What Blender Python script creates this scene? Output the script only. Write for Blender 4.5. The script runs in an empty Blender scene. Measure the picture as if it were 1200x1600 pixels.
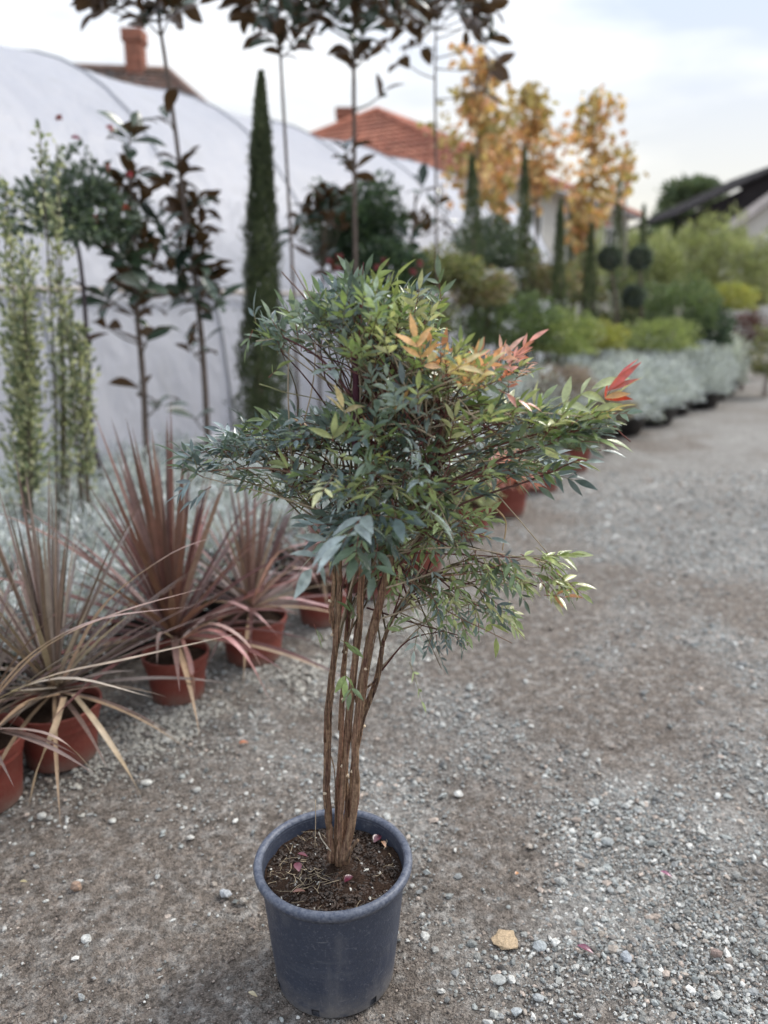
import bpy, math
import numpy as np
from math import radians, sin, cos, pi, tan, atan2, sqrt

scene = bpy.context.scene
COL = scene.collection
rng = np.random.default_rng(11)

# ------------------------------------------------------------------ camera
CAM_H, PITCH, FPX = 1.48, radians(15.0), 1202.0
cam_data = bpy.data.cameras.new('camera')
cam = bpy.data.objects.new('camera', cam_data)
COL.objects.link(cam)
cam.location = (0, 0, CAM_H)
cam.rotation_euler = (radians(90) - PITCH, 0, 0)
cam_data.sensor_fit = 'VERTICAL'
cam_data.sensor_height = 36.0
cam_data.sensor_width = 27.0
cam_data.lens = FPX / 1600 * 36.0
cam_data.clip_start = 0.05
cam_data.clip_end = 600
cam_data.dof.use_dof = True
cam_data.dof.focus_distance = 1.61
cam_data.dof.aperture_fstop = 1.65
cam_data.dof.aperture_blades = 0
scene.camera = cam

# ------------------------------------------------------------------ sky and sun
SUN_EL, SUN_AZ = radians(48), radians(60)      # azimuth measured from +Y towards +X
world = bpy.data.worlds.new('World')
scene.world = world
world.use_nodes = True
wn, wl = world.node_tree.nodes, world.node_tree.links
for n in list(wn): wn.remove(n)
def WN(t, **kw):
    n = wn.new(t)
    for k, v in kw.items(): setattr(n, k, v)
    return n
w_out = WN('ShaderNodeOutputWorld')
w_bg = WN('ShaderNodeBackground'); w_bg.inputs['Strength'].default_value = 0.10
w_sky = WN('ShaderNodeTexSky', sky_type='NISHITA'); w_sky.sun_disc = False
w_sky.sun_elevation = SUN_EL; w_sky.sun_rotation = SUN_AZ; w_sky.air_density = 1.0; w_sky.dust_density = 2.0
w_tc = WN('ShaderNodeTexCoord')
w_map = WN('ShaderNodeMapping'); w_map.inputs['Scale'].default_value = (1.0, 1.0, 3.6); w_map.inputs['Location'].default_value = (0.85, 0.2, 0.35)
w_noise = WN('ShaderNodeTexNoise'); w_noise.inputs['Scale'].default_value = 2.1; w_noise.inputs['Detail'].default_value = 6; w_noise.inputs['Roughness'].default_value = 0.5
w_ramp = WN('ShaderNodeValToRGB')
e = w_ramp.color_ramp.elements
e[0].position = 0.47; e[0].color = (2.75, 3.1, 3.75, 1)
e[1].position = 0.62; e[1].color = (4.45, 4.55, 4.75, 1)
w_sep = WN('ShaderNodeSeparateXYZ')
w_hr = WN('ShaderNodeMapRange'); w_hr.inputs['From Min'].default_value = 0.0; w_hr.inputs['From Max'].default_value = 0.34
w_hr.inputs['To Min'].default_value = 1.0; w_hr.inputs['To Max'].default_value = 0.0; w_hr.interpolation_type = 'SMOOTHSTEP'
w_warm = WN('ShaderNodeMix', data_type='RGBA'); w_warm.inputs['B'].default_value = (5.0, 4.75, 4.05, 1)
w_mix = WN('ShaderNodeMix', data_type='RGBA'); w_mix.inputs['Factor'].default_value = 0.95
wl.new(w_tc.outputs['Generated'], w_map.inputs['Vector']); wl.new(w_map.outputs['Vector'], w_noise.inputs['Vector'])
wl.new(w_noise.outputs['Fac'], w_ramp.inputs['Fac'])
wl.new(w_tc.outputs['Generated'], w_sep.inputs['Vector']); wl.new(w_sep.outputs['Z'], w_hr.inputs['Value'])
w_hm = WN('ShaderNodeMath', operation='MULTIPLY'); w_hm.inputs[1].default_value = 0.95
wl.new(w_hr.outputs['Result'], w_hm.inputs[0]); wl.new(w_hm.outputs[0], w_warm.inputs['Factor'])
wl.new(w_ramp.outputs['Color'], w_warm.inputs['A'])
wl.new(w_sky.outputs['Color'], w_mix.inputs['A']); wl.new(w_warm.outputs['Result'], w_mix.inputs['B'])
w_lum = WN('ShaderNodeMath', operation='MULTIPLY_ADD'); w_lum.use_clamp = False; w_lum.inputs[1].default_value = 1.2; w_lum.inputs[2].default_value = 0.86   # overcast skies brighten towards the zenith
w_max = WN('ShaderNodeMath', operation='MAXIMUM'); w_max.inputs[1].default_value = 0.0; wl.new(w_sep.outputs['Z'], w_max.inputs[0]); wl.new(w_max.outputs[0], w_lum.inputs[0])
w_sc = WN('ShaderNodeVectorMath', operation='SCALE'); wl.new(w_mix.outputs['Result'], w_sc.inputs[0]); wl.new(w_lum.outputs[0], w_sc.inputs['Scale'])
wl.new(w_sc.outputs[0], w_bg.inputs['Color']); wl.new(w_bg.outputs['Background'], w_out.inputs['Surface'])

sun_data = bpy.data.lights.new('sun', 'SUN')
sun_data.energy = 1.5; sun_data.angle = radians(20); sun_data.color = (1.0, 0.95, 0.88)
sun = bpy.data.objects.new('sun', sun_data); COL.objects.link(sun)
sd = (sin(SUN_AZ) * cos(SUN_EL), cos(SUN_AZ) * cos(SUN_EL), sin(SUN_EL))
from mathutils import Vector
sun.rotation_euler = Vector(sd).to_track_quat('Z', 'Y').to_euler()
sun.location = (6, 4, 9)

scene.view_settings.view_transform = 'Standard'
scene.view_settings.look = 'None'
scene.view_settings.exposure = 1.14
scene.view_settings.gamma = 1.0
scene.view_settings.use_curve_mapping = False
scene.cycles.use_denoising = True
scene.cycles.max_bounces = 6
scene.cycles.transparent_max_bounces = 6

# ------------------------------------------------------------------ helpers
def ray(px, py):
    a, u = (px - 600) / FPX, (800 - py) / FPX
    return np.array([a, cos(PITCH) + u * sin(PITCH), -sin(PITCH) + u * cos(PITCH)])
def P(px, py, Y):
    d = ray(px, py)
    return np.array([0, 0, CAM_H]) + d * (Y / d[1])
def G(px, py, z=0.0):
    d = ray(px, py)
    return np.array([0, 0, CAM_H]) + d * ((z - CAM_H) / d[2])
def Wd(px, Y, z=0.5):
    """metres spanned by px pixels at distance Y"""
    return px / FPX * (Y * cos(PITCH) + (CAM_H - z) * sin(PITCH))

def norm(v):
    v = np.asarray(v, float)
    return v / np.maximum(np.linalg.norm(v, axis=-1, keepdims=True), 1e-9)
def rdir(n, r=rng):
    return norm(r.normal(size=(n, 3)))

def _h(ix, iy, s):
    v = np.sin(ix * 127.1 + iy * 311.7 + s * 74.7) * 43758.5453
    return v - np.floor(v)
def vnoise(x, y, s=0):
    x = np.asarray(x, float); y = np.asarray(y, float)
    ix, iy = np.floor(x), np.floor(y); fx, fy = x - ix, y - iy
    fx = fx * fx * (3 - 2 * fx); fy = fy * fy * (3 - 2 * fy)
    a, b, c, d = _h(ix, iy, s), _h(ix + 1, iy, s), _h(ix, iy + 1, s), _h(ix + 1, iy + 1, s)
    return (a * (1 - fx) + b * fx) * (1 - fy) + (c * (1 - fx) + d * fx) * fy
def fbm(x, y, s=0, o=4):
    t, a, w = 0, 0.5, 0
    for k in range(o):
        t = t + a * vnoise(x * 2 ** k, y * 2 ** k, s + k * 3.1); w += a; a *= 0.5
    return t / w

def mesh_obj(name, V, F, mat, parent=None, col=None, smooth=True, loc=None):
    """V (n,3); F (m,k) array or list of such arrays; col (n,3) vertex colours"""
    V = np.asarray(V, np.float32)
    Fs = [np.asarray(f, np.int32) for f in (F if isinstance(F, list) else [F]) if len(f)]
    me = bpy.data.meshes.new(name)
    me.vertices.add(len(V)); me.vertices.foreach_set('co', V.ravel())
    tot = [np.full(len(f), f.shape[1], np.int32) for f in Fs]
    tot = np.concatenate(tot); flat = np.concatenate([f.ravel() for f in Fs])
    me.loops.add(len(flat)); me.loops.foreach_set('vertex_index', flat)
    me.polygons.add(len(tot))
    st = np.concatenate([[0], np.cumsum(tot)[:-1]]).astype(np.int32)
    me.polygons.foreach_set('loop_start', st)
    me.polygons.foreach_set('use_smooth', np.full(len(tot), smooth, bool))
    if col is not None:
        at = me.color_attributes.new('Col', 'FLOAT_COLOR', 'POINT')
        c4 = np.ones((len(V), 4), np.float32); c4[:, :3] = col
        at.data.foreach_set('color', c4.ravel())
    me.update(calc_edges=True)
    if isinstance(mat, (list, tuple)):
        for m in mat: me.materials.append(m)
    elif mat: me.materials.append(mat)
    o = bpy.data.objects.new(name, me)
    COL.objects.link(o)
    if parent is not None: o.parent = parent
    if loc is not None: o.location = loc
    return o

class Acc:
    def __init__(s): s.V = []; s.F = {}; s.C = []; s.n = 0
    def add(s, V, F, c=(0.5, 0.5, 0.5)):
        V = np.asarray(V, float).reshape(-1, 3)
        for f in (F if isinstance(F, list) else [F]):
            f = np.asarray(f, int)
            if len(f): s.F.setdefault(f.shape[1], []).append(f + s.n)
        c = np.asarray(c, float)
        s.C.append(np.broadcast_to(c, (len(V), 3)) if c.ndim == 1 else c)
        s.V.append(V); s.n += len(V); return s
    def build(s, name, mat, parent=None, smooth=True):
        return mesh_obj(name, np.concatenate(s.V), [np.concatenate(f) for f in s.F.values()], mat, parent, np.concatenate(s.C), smooth)

def tube(path, rad, sides=7, cap=True, rough=0.0, r=rng):
    path = np.asarray(path, float); n = len(path)
    rad = np.broadcast_to(np.asarray(rad, float), (n,))
    t = norm(np.gradient(path, axis=0))
    up = np.array([0, 1.0, 0.0]) if abs(t[0][1]) < 0.9 else np.array([1.0, 0, 0])
    a = norm(np.cross(t, up)); b = np.cross(t, a)
    th = np.arange(sides) * 2 * pi / sides
    rr = rad[:, None] * (1 + rough * (r.random((n, sides)) - 0.5) * 2)
    V = path[:, None, :] + rr[..., None] * (np.cos(th)[None, :, None] * a[:, None, :] + np.sin(th)[None, :, None] * b[:, None, :])
    i = np.arange(n - 1)[:, None] * sides; j = np.arange(sides)[None, :]; k = (j + 1) % sides
    F = np.stack([i + j, i + k, i + k + sides, i + j + sides], -1).reshape(-1, 4)
    V = V.reshape(-1, 3)
    Fs = [F]
    if cap:
        V = np.vstack([V, path[0], path[-1]]); m = n * sides
        jj = np.arange(sides); kk = (jj + 1) % sides
        Fs.append(np.vstack([np.stack([np.full(sides, m), kk, jj], -1), np.stack([np.full(sides, m + 1), jj + (n - 1) * sides, kk + (n - 1) * sides], -1)]))
    return V, Fs

def spline(pts, n=12):
    """Catmull-Rom through pts"""
    p = np.asarray(pts, float)
    if len(p) == 2: return p[0] + np.linspace(0, 1, n)[:, None] * (p[1] - p[0])
    q = np.vstack([2 * p[0] - p[1], p, 2 * p[-1] - p[-2]])
    u = np.linspace(0, len(p) - 1 - 1e-6, n); i = u.astype(int); f = (u - i)[:, None]
    a, b, c, d = q[i], q[i + 1], q[i + 2], q[i + 3]
    return 0.5 * (2 * b + (c - a) * f + (2 * a - 5 * b + 4 * c - d) * f ** 2 + (3 * b - a - 3 * c + d) * f ** 3)

def lathe(profile, seg=48, centre=(0, 0, 0), skip=None, wob=0.0):
    p = np.asarray(profile, float); n = len(p)
    th = np.arange(seg) * 2 * pi / seg
    w = 1 + wob * np.sin(2 * th + 0.7)
    V = np.stack([p[:, 0][:, None] * np.cos(th) * w, p[:, 0][:, None] * np.sin(th) * w, np.repeat(p[:, 1][:, None], seg, 1)], -1)
    V = V.reshape(-1, 3) + np.asarray(centre)
    i = np.arange(n - 1)[:, None] * seg; j = np.arange(seg)[None, :]; k = (j + 1) % seg
    F = np.stack([i + j, i + k, i + k + seg, i + j + seg], -1)
    if skip: 
        mask = np.ones((n - 1, seg), bool)
        for (ri, sj) in skip: mask[ri, sj % seg] = False
        F = F[mask]
    return V, F.reshape(-1, 4)

PROF = {
 'lance': [0.10, 0.62, 0.98, 1.0, 0.78, 0.42, 0.03],
 'obov':  [0.12, 0.50, 0.80, 1.0, 0.95, 0.60, 0.05],
 'strap': [0.80, 0.75, 0.85, 0.95, 1.0, 0.97, 0.88, 0.72, 0.48, 0.22, 0.02],
 'small': [0.15, 1.0, 0.75, 0.05],
}
def leaves(base, d, nrm, L, W, droop=0.3, fold=0.25, prof='lance', twist=0.0):
    """M leaves; returns V (M,K,3), F (per leaf)"""
    pr = np.array(PROF[prof]); n = len(pr); M = len(base)
    base = np.asarray(base, float); d = norm(d); nrm = np.asarray(nrm, float)
    L = np.broadcast_to(np.asarray(L, float), (M,)); W = np.broadcast_to(np.asarray(W, float), (M,))
    droop = np.broadcast_to(np.asarray(droop, float), (M,)); fold = np.broadcast_to(np.asarray(fold, float), (M,))
    side = norm(np.cross(d, nrm))
    s = np.linspace(0, 1, n)
    dd = d[:, None, :] + droop[:, None, None] * (s[None, :, None] ** 1.3) * 1.6 * np.array([0, 0, -1.0])
    dd = norm(dd)
    step = dd * (L[:, None, None] / (n - 1))
    c = base[:, None, :] + np.cumsum(step, 1) - step[:, :1]
    nn = norm(np.cross(side[:, None, :], dd))
    nn = np.where((nn * nrm[:, None, :]).sum(-1, keepdims=True) < 0, -nn, nn)
    sd_ = side[:, None, :] * np.ones((1, n, 1))
    if np.any(twist):
        tw = np.broadcast_to(np.asarray(twist, float), (M,))[:, None, None] * s[None, :, None]
        sd_, nn = sd_ * np.cos(tw) + nn * np.sin(tw), nn * np.cos(tw) - sd_ * np.sin(tw)
    w = (W[:, None] * 0.5 * pr[None, :])[..., None]
    f = fold[:, None, None]
    l = c - sd_ * w + nn * w * f; r_ = c + sd_ * w + nn * w * f
    V = np.stack([l, c, r_], 2).reshape(M, n * 3, 3)
    F = []
    for i in range(n - 1):
        a = i * 3
        F += [(a, a + 1, a + 4, a + 3), (a + 1, a + 2, a + 5, a + 4)]
    return V, np.array(F)
def quadleaf(base, d, nrm, L, W):
    base = np.asarray(base, float); d = norm(d); M = len(base)
    side = norm(np.cross(d, nrm))
    L = np.broadcast_to(np.asarray(L, float), (M,))[:, None]; W = np.broadcast_to(np.asarray(W, float), (M,))[:, None]
    m = base + d * L * 0.45
    V = np.stack([base, m + side * W / 2, base + d * L, m - side * W / 2], 1)
    return V, np.array([[0, 1, 2, 3]])
def join(V, F):
    M, K = V.shape[:2]
    return V.reshape(-1, 3), (F[None] + (np.arange(M) * K)[:, None, None]).reshape(-1, F.shape[1])
def percol(C, K): return np.repeat(np.asarray(C, float), K, 0)
def split_leaves(V, F, C, score, keep, mat, parent, name='leaf', rest='foliage'):
    """the KEEP best-scored leaves become parts, the others one part of kind stuff"""
    order = np.argsort(-np.asarray(score)); K = V.shape[1]
    for i in order[:keep]:
        o = mesh_obj(name, V[i], F, mat, parent, np.repeat(C[i][None], K, 0))
    if len(order) > keep:
        ii = order[keep:]
        v, f = join(V[ii], F)
        o = mesh_obj(rest, v, f, mat, parent, percol(C[ii], K)); o['kind'] = 'stuff'

def thing(name, label, cat, loc=(0, 0, 0), group=None, rz=0):
    o = bpy.data.objects.new(name, None); COL.objects.link(o); o.empty_display_size = 0.1
    o.location = loc; o.rotation_euler = (0, 0, rz)
    o['label'] = label; o['category'] = cat
    if group: o['group'] = group
    return o
def tag(o, label, cat, group=None):
    o['label'] = label; o['category'] = cat
    if group: o['group'] = group
    return o
def copy_tree(o, parent=None):
    c = o.copy(); COL.objects.link(c); c.parent = parent
    for ch in o.children: copy_tree(ch, c)
    return c
class Local:
    """world points -> the local frame of a thing at loc"""
    def __init__(s, loc): s.l = np.asarray(loc, float)
    def __call__(s, p): return np.asarray(p, float) - s.l

# ------------------------------------------------------------------ materials
def material(name, colour=None, rough=0.6, spec=0.4, attr=False, noise=None, bump=None, trans=0.0, vary=0.0, under=None, metal=0.0, dust=None, voro=None):
    m = bpy.data.materials.new(name); m.use_nodes = True
    nt = m.node_tree; N, Lk = nt.nodes, nt.links
    bs = N['Principled BSDF']; out = N['Material Output']
    bs.inputs['Roughness'].default_value = rough
    bs.inputs['Specular IOR Level'].default_value = spec
    bs.inputs['Metallic'].default_value = metal
    tc = N.new('ShaderNodeTexCoord')
    if attr:
        a = N.new('ShaderNodeVertexColor'); a.layer_name = 'Col'; c = a.outputs['Color']
    else:
        a = N.new('ShaderNodeRGB'); a.outputs[0].default_value = (*colour, 1); c = a.outputs[0]
    def mix(mode, fac, A, B):
        x = N.new('ShaderNodeMix'); x.data_type = 'RGBA'; x.blend_type = mode
        for sock, v in (('Factor', fac), ('A', A), ('B', B)):
            if hasattr(v, 'links'): Lk.new(v, x.inputs[sock])
            elif sock == 'Factor': x.inputs[sock].default_value = v
            else: x.inputs[sock].default_value = (*v, 1)
        return x.outputs['Result']
    def ntex(scale, detail=4, rg=0.6, lo=0.35, hi=0.65, vec='Object', sc3=None):
        t = N.new('ShaderNodeTexNoise'); t.inputs['Scale'].default_value = scale; t.inputs['Detail'].default_value = detail; t.inputs['Roughness'].default_value = rg
        if sc3:
            mp = N.new('ShaderNodeMapping'); mp.inputs['Scale'].default_value = sc3; Lk.new(tc.outputs[vec], mp.inputs[0]); Lk.new(mp.outputs[0], t.inputs['Vector'])
        else: Lk.new(tc.outputs[vec], t.inputs['Vector'])
        r = N.new('ShaderNodeMapRange'); r.inputs['From Min'].default_value = lo; r.inputs['From Max'].default_value = hi; Lk.new(t.outputs['Fac'], r.inputs['Value'])
        return r.outputs['Result'], t.outputs['Fac']
    if noise:                                     # list of (scale, strength, colour[, sc3])
        for q in noise:
            f, _ = ntex(q[0], sc3=q[3] if len(q) > 3 else None, lo=q[4][0] if len(q) > 4 else 0.35, hi=q[4][1] if len(q) > 4 else 0.65)
            cl_ = N.new('ShaderNodeClamp'); Lk.new(f, cl_.inputs[0]); f = cl_.outputs[0]
            mm = N.new('ShaderNodeMath'); mm.operation = 'MULTIPLY'; mm.inputs[1].default_value = q[1]; Lk.new(f, mm.inputs[0])
            c = mix('MIX', mm.outputs[0], c, q[2])
    if dust:                                      # (z low, z high, strength, colour): splashed dirt on the foot of a pot
        sp_ = N.new('ShaderNodeSeparateXYZ'); Lk.new(tc.outputs['Object'], sp_.inputs[0]); zr = N.new('ShaderNodeMapRange'); zr.inputs['From Min'].default_value = dust[1]; zr.inputs['From Max'].default_value = dust[0]; Lk.new(sp_.outputs['Z'], zr.inputs['Value'])
        f, _ = ntex(24, 5, 0.7, 0.30, 0.62); mm = N.new('ShaderNodeMath'); mm.operation = 'MULTIPLY'; Lk.new(f, mm.inputs[0]); Lk.new(zr.outputs[0], mm.inputs[1])
        m2 = N.new('ShaderNodeMath'); m2.operation = 'MULTIPLY'; m2.use_clamp = True; m2.inputs[1].default_value = dust[2]; Lk.new(mm.outputs[0], m2.inputs[0]); c = mix('MIX', m2.outputs[0], c, dust[3])
    if voro:
        vt = N.new('ShaderNodeTexVoronoi'); vt.inputs['Scale'].default_value = voro[0]; Lk.new(tc.outputs['Object'], vt.inputs['Vector'])
        bw = N.new('ShaderNodeRGBToBW'); Lk.new(vt.outputs['Color'], bw.inputs[0])
        rr = N.new('ShaderNodeMapRange'); rr.inputs['To Min'].default_value = 1 - voro[1]; rr.inputs['To Max'].default_value = 1 + voro[1]; Lk.new(bw.outputs[0], rr.inputs['Value'])
        vm = N.new('ShaderNodeVectorMath'); vm.operation = 'SCALE'; Lk.new(c, vm.inputs[0]); Lk.new(rr.outputs[0], vm.inputs['Scale']); c = vm.outputs[0]
    if vary:
        f, _ = ntex(vary[0], 3, 0.6, 0.3, 0.7)
        rr = N.new('ShaderNodeMapRange'); rr.inputs['To Min'].default_value = 1 - vary[1]; rr.inputs['To Max'].default_value = 1 + vary[1]; Lk.new(f, rr.inputs['Value'])
        vm = N.new('ShaderNodeVectorMath'); vm.operation = 'SCALE'; Lk.new(c, vm.inputs[0]); Lk.new(rr.outputs[0], vm.inputs['Scale']); c = vm.outputs[0]
    if under is not None:                         # leaf underside has its own colour
        g = N.new('ShaderNodeNewGeometry'); c = mix('MIX', g.outputs['Backfacing'], c, under if not isinstance(under, float) else c)
        if isinstance(under, float):
            g2 = N.new('ShaderNodeMix'); g2.data_type = 'RGBA'
            vm = N.new('ShaderNodeVectorMath'); vm.operation = 'MULTIPLY_ADD'; Lk.new(c, vm.inputs[0]); vm.inputs[1].default_value = (under,) * 3; vm.inputs[2].default_value = (0.03, 0.035, 0.025)
            Lk.new(g.outputs['Backfacing'], g2.inputs['Factor']); Lk.new(c, g2.inputs['A']); Lk.new(vm.outputs[0], g2.inputs['B']); c = g2.outputs['Result']
    Lk.new(c, bs.inputs['Base Color'])
    if bump:
        h = None
        for q in bump:
            if q[2] == 'v':
                t = N.new('ShaderNodeTexVoronoi'); t.inputs['Scale'].default_value = q[0]; Lk.new(tc.outputs['Object'], t.inputs['Vector']); hf = t.outputs['Distance']
            else:
                _, hf = ntex(q[0], sc3=q[2] if isinstance(q[2], tuple) else None)
            b = N.new('ShaderNodeBump'); b.inputs['Strength'].default_value = 1.0; b.inputs['Distance'].default_value = q[1]
            Lk.new(hf, b.inputs['Height'])
            if h is not None: Lk.new(h, b.inputs['Normal'])
            h = b.outputs['Normal']
        Lk.new(h, bs.inputs['Normal'])
    if trans:
        tr = N.new('ShaderNodeBsdfTranslucent'); ms = N.new('ShaderNodeMixShader'); ms.inputs[0].default_value = trans
        sc = N.new('ShaderNodeVectorMath'); sc.operation = 'MULTIPLY'; sc.inputs[1].default_value = (1.3, 1.4, 0.8) if trans < 0.5 else (1, 1, 1); Lk.new(c, sc.inputs[0])
        Lk.new(sc.outputs[0], tr.inputs['Color']); Lk.new(bs.outputs[0], ms.inputs[1]); Lk.new(tr.outputs[0], ms.inputs[2]); Lk.new(ms.outputs[0], out.inputs['Surface'])
    return m

M_leaf = material('glossy_leaf', attr=True, rough=0.28, spec=0.85, trans=0.16, vary=(60, 0.35), under=1.35, bump=[(90, 0.0012, 'n')])
M_small = material('small_leaf', attr=True, rough=0.5, spec=0.35, trans=0.25, vary=(3, 0.2), under=1.2)
M_mag = material('magnolia_leaf', attr=True, rough=0.26, spec=0.6, trans=0.06, vary=(20, 0.2), under=(0.12, 0.065, 0.032))
M_strap = material('strap_leaf', attr=True, rough=0.42, spec=0.45, trans=0.12, vary=(25, 0.22), under=1.3, bump=[(160, 0.001, 'n')])
M_silver = material('felted_silver_leaf', attr=True, rough=0.85, spec=0.15, trans=0.15, vary=(5, 0.15))
M_bark = material('peeling_bark', attr=True, rough=0.85, spec=0.2, vary=(130, 0.3), noise=[(22, 0.85, (0.07, 0.036, 0.034), (5, 5, 0.35)), (42, 0.85, (0.56, 0.38, 0.24), (5, 5, 0.22))], bump=[(40, 0.03, (5, 5, 0.3))])
M_wood = material('twig_bark', attr=True, rough=0.8, spec=0.2, vary=(40, 0.3), bump=[(60, 0.004, (3, 3, 1))])
M_pot_blue = material('blue_grey_plastic', colour=(0.046, 0.056, 0.082), rough=0.45, spec=0.45,
    noise=[(6, 0.55, (0.055, 0.066, 0.100)), (160, 0.65, (0.16, 0.17, 0.20), None, (0.56, 0.70)), (16, 0.55, (0.14, 0.145, 0.16), (1.5, 1.5, 0.35), (0.54, 0.74)), (13, 0.5, (0.12, 0.13, 0.15), (0.35, 0.35, 3.0), (0.56, 0.75)), (70, 0.6, (0.19, 0.20, 0.22), (0.3, 0.5, 1.6), (0.64, 0.70)), (420, 0.3, (0.018, 0.022, 0.04))],
    bump=[(300, 0.0006, 'n'), (14, 0.004, 'n')], dust=(0.0, 0.08, 0.8, (0.22, 0.205, 0.19)))
M_rim_blue = material('worn_blue_grey_rim', colour=(0.050, 0.062, 0.098), rough=0.45, spec=0.4,
    noise=[(9, 0.4, (0.09, 0.105, 0.14)), (120, 0.6, (0.23, 0.245, 0.28)), (40, 0.3, (0.03, 0.036, 0.055))], bump=[(200, 0.0008, 'n')])
M_pot_red = material('terracotta_plastic', colour=(0.20, 0.042, 0.032), rough=0.5, spec=0.35, dust=(0.0, 0.07, 0.9, (0.22, 0.17, 0.14)),
    noise=[(9, 0.3, (0.20, 0.07, 0.05)), (70, 0.22, (0.27, 0.12, 0.09))], bump=[(150, 0.0008, 'n')])
M_pot_black = material('black_plastic', colour=(0.012, 0.012, 0.014), rough=0.5, spec=0.4, noise=[(20, 0.3, (0.05, 0.045, 0.04))])
M_soil = material('dark_potting_soil', attr=True, rough=0.95, spec=0.1, noise=[(90, 0.6, (0.020, 0.012, 0.008)), (260, 0.45, (0.11, 0.07, 0.05))], bump=[(120, 0.012, 'n'), (400, 0.004, 'n')])
M_ground = material('packed_earth_and_grit', attr=True, rough=0.92, spec=0.15, voro=(110, 0.50), vary=(26, 0.26),
    noise=[(60, 0.30, (0.10, 0.078, 0.064)), (200, 0.32, (0.40, 0.37, 0.33)), (9, 0.40, (0.13, 0.112, 0.098)), (22, 0.55, (0.42, 0.41, 0.385), None, (0.47, 0.68)), (1.3, 0.20, (0.14, 0.112, 0.093))], bump=[(45, 0.016, 'n'), (170, 0.006, 'v'), (420, 0.003, 'n')])
M_stone = material('gravel_stone', attr=True, rough=0.85, spec=0.2, vary=(160, 0.30), noise=[(420, 0.35, (0.20, 0.19, 0.175))], bump=[(260, 0.004, 'n')])
M_film = material('milky_greenhouse_film', colour=(0.72, 0.73, 0.775), rough=0.42, spec=0.35, trans=0.51, noise=[(0.9, 0.35, (0.54, 0.56, 0.64)), (3.5, 0.3, (0.76, 0.76, 0.80), (1, 1, 0.25)), (2.0, 0.5, (0.50, 0.51, 0.50), (1, 1, 0.3), (0.62, 0.8))], bump=[(1.4, 0.12, (1, 1, 0.4)), (7, 0.012, 'n')])
M_steel = material('galvanised_steel', colour=(0.32, 0.33, 0.35), rough=0.5, spec=0.5, metal=0.6, noise=[(20, 0.4, (0.25, 0.25, 0.27))])
M_beige = material('timber_rail', colour=(0.50, 0.44, 0.38), rough=0.8, noise=[(12, 0.5, (0.42, 0.36, 0.30))])
M_tile_red = material('orange_red_roof_tile', attr=True, rough=0.8, spec=0.2, vary=(2.5, 0.18), noise=[(0.8, 0.3, (0.26, 0.12, 0.085))])
M_tile_old = material('weathered_roof_tile', attr=True, rough=0.9, spec=0.15, vary=(3, 0.3), noise=[(1.2, 0.5, (0.14, 0.12, 0.115))])
M_brick = material('chimney_brick', attr=True, rough=0.9, spec=0.15, vary=(6, 0.25), noise=[(4, 0.4, (0.16, 0.10, 0.08))])
M_render = material('pale_house_render', colour=(0.52, 0.50, 0.46), rough=0.9, noise=[(2, 0.3, (0.42, 0.41, 0.39))], bump=[(30, 0.01, 'n')])
M_black = material('dark_sheet_roof_and_shade', colour=(0.016, 0.014, 0.016), spec=0.1, rough=0.9, noise=[(2, 0.3, (0.05, 0.045, 0.045))])
M_glass = material('dark_window_glass', colour=(0.03, 0.035, 0.04), rough=0.1, spec=0.6)
M_white = material('white_painted_wood', colour=(0.7, 0.7, 0.68), rough=0.6, noise=[(8, 0.3, (0.6, 0.6, 0.57))])
M_far = material('distant_foliage', attr=True, rough=0.7, spec=0.2, trans=0.2, vary=(0.4, 0.25))
M_petal = material('petal', attr=True, rough=0.5, spec=0.3, trans=0.25)

# ------------------------------------------------------------------ ground
def gravel_mask(x, y):
    """share of loose grey gravel lying on the brown earth"""
    n = fbm(x * 1.15 + 3.1, y * 0.85 + 1.7, 2, 4); n2 = fbm(x * 3.2, y * 2.6, 9, 3)
    right = 1 / (1 + np.exp(-(x - (0.02 - 0.55 * np.clip(y - 1.5, 0, 1.2))) * 6))      # earth lies bare at the near left
    heap = np.exp(-(((x - 0.42) / 0.62) ** 2 + ((y - 2.15) / 0.62) ** 2)) + 0.8 * np.exp(-(((x - 1.05) / 0.25) ** 2 + ((y - 1.75) / 0.5) ** 2)) + 0.6 * np.exp(-(((x - 0.25) / 0.3) ** 2 + ((y - 1.45) / 0.35) ** 2))
    m = right * np.clip((n - 0.43) * 3.0 + (n2 - 0.5) * 2.2 + 0.85 * heap * (0.5 + 1.1 * n2) + 0.20 + 0.20 * (y > 2.5), 0.06, 1)
    band = np.exp(-((y - (2.55 + 0.75 * (x + 0.75))) / 0.34) ** 2) * (x < 0.2)
    return np.clip(m + 0.45 * band * (n2 * 1.4), 0.02, 1)
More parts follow.
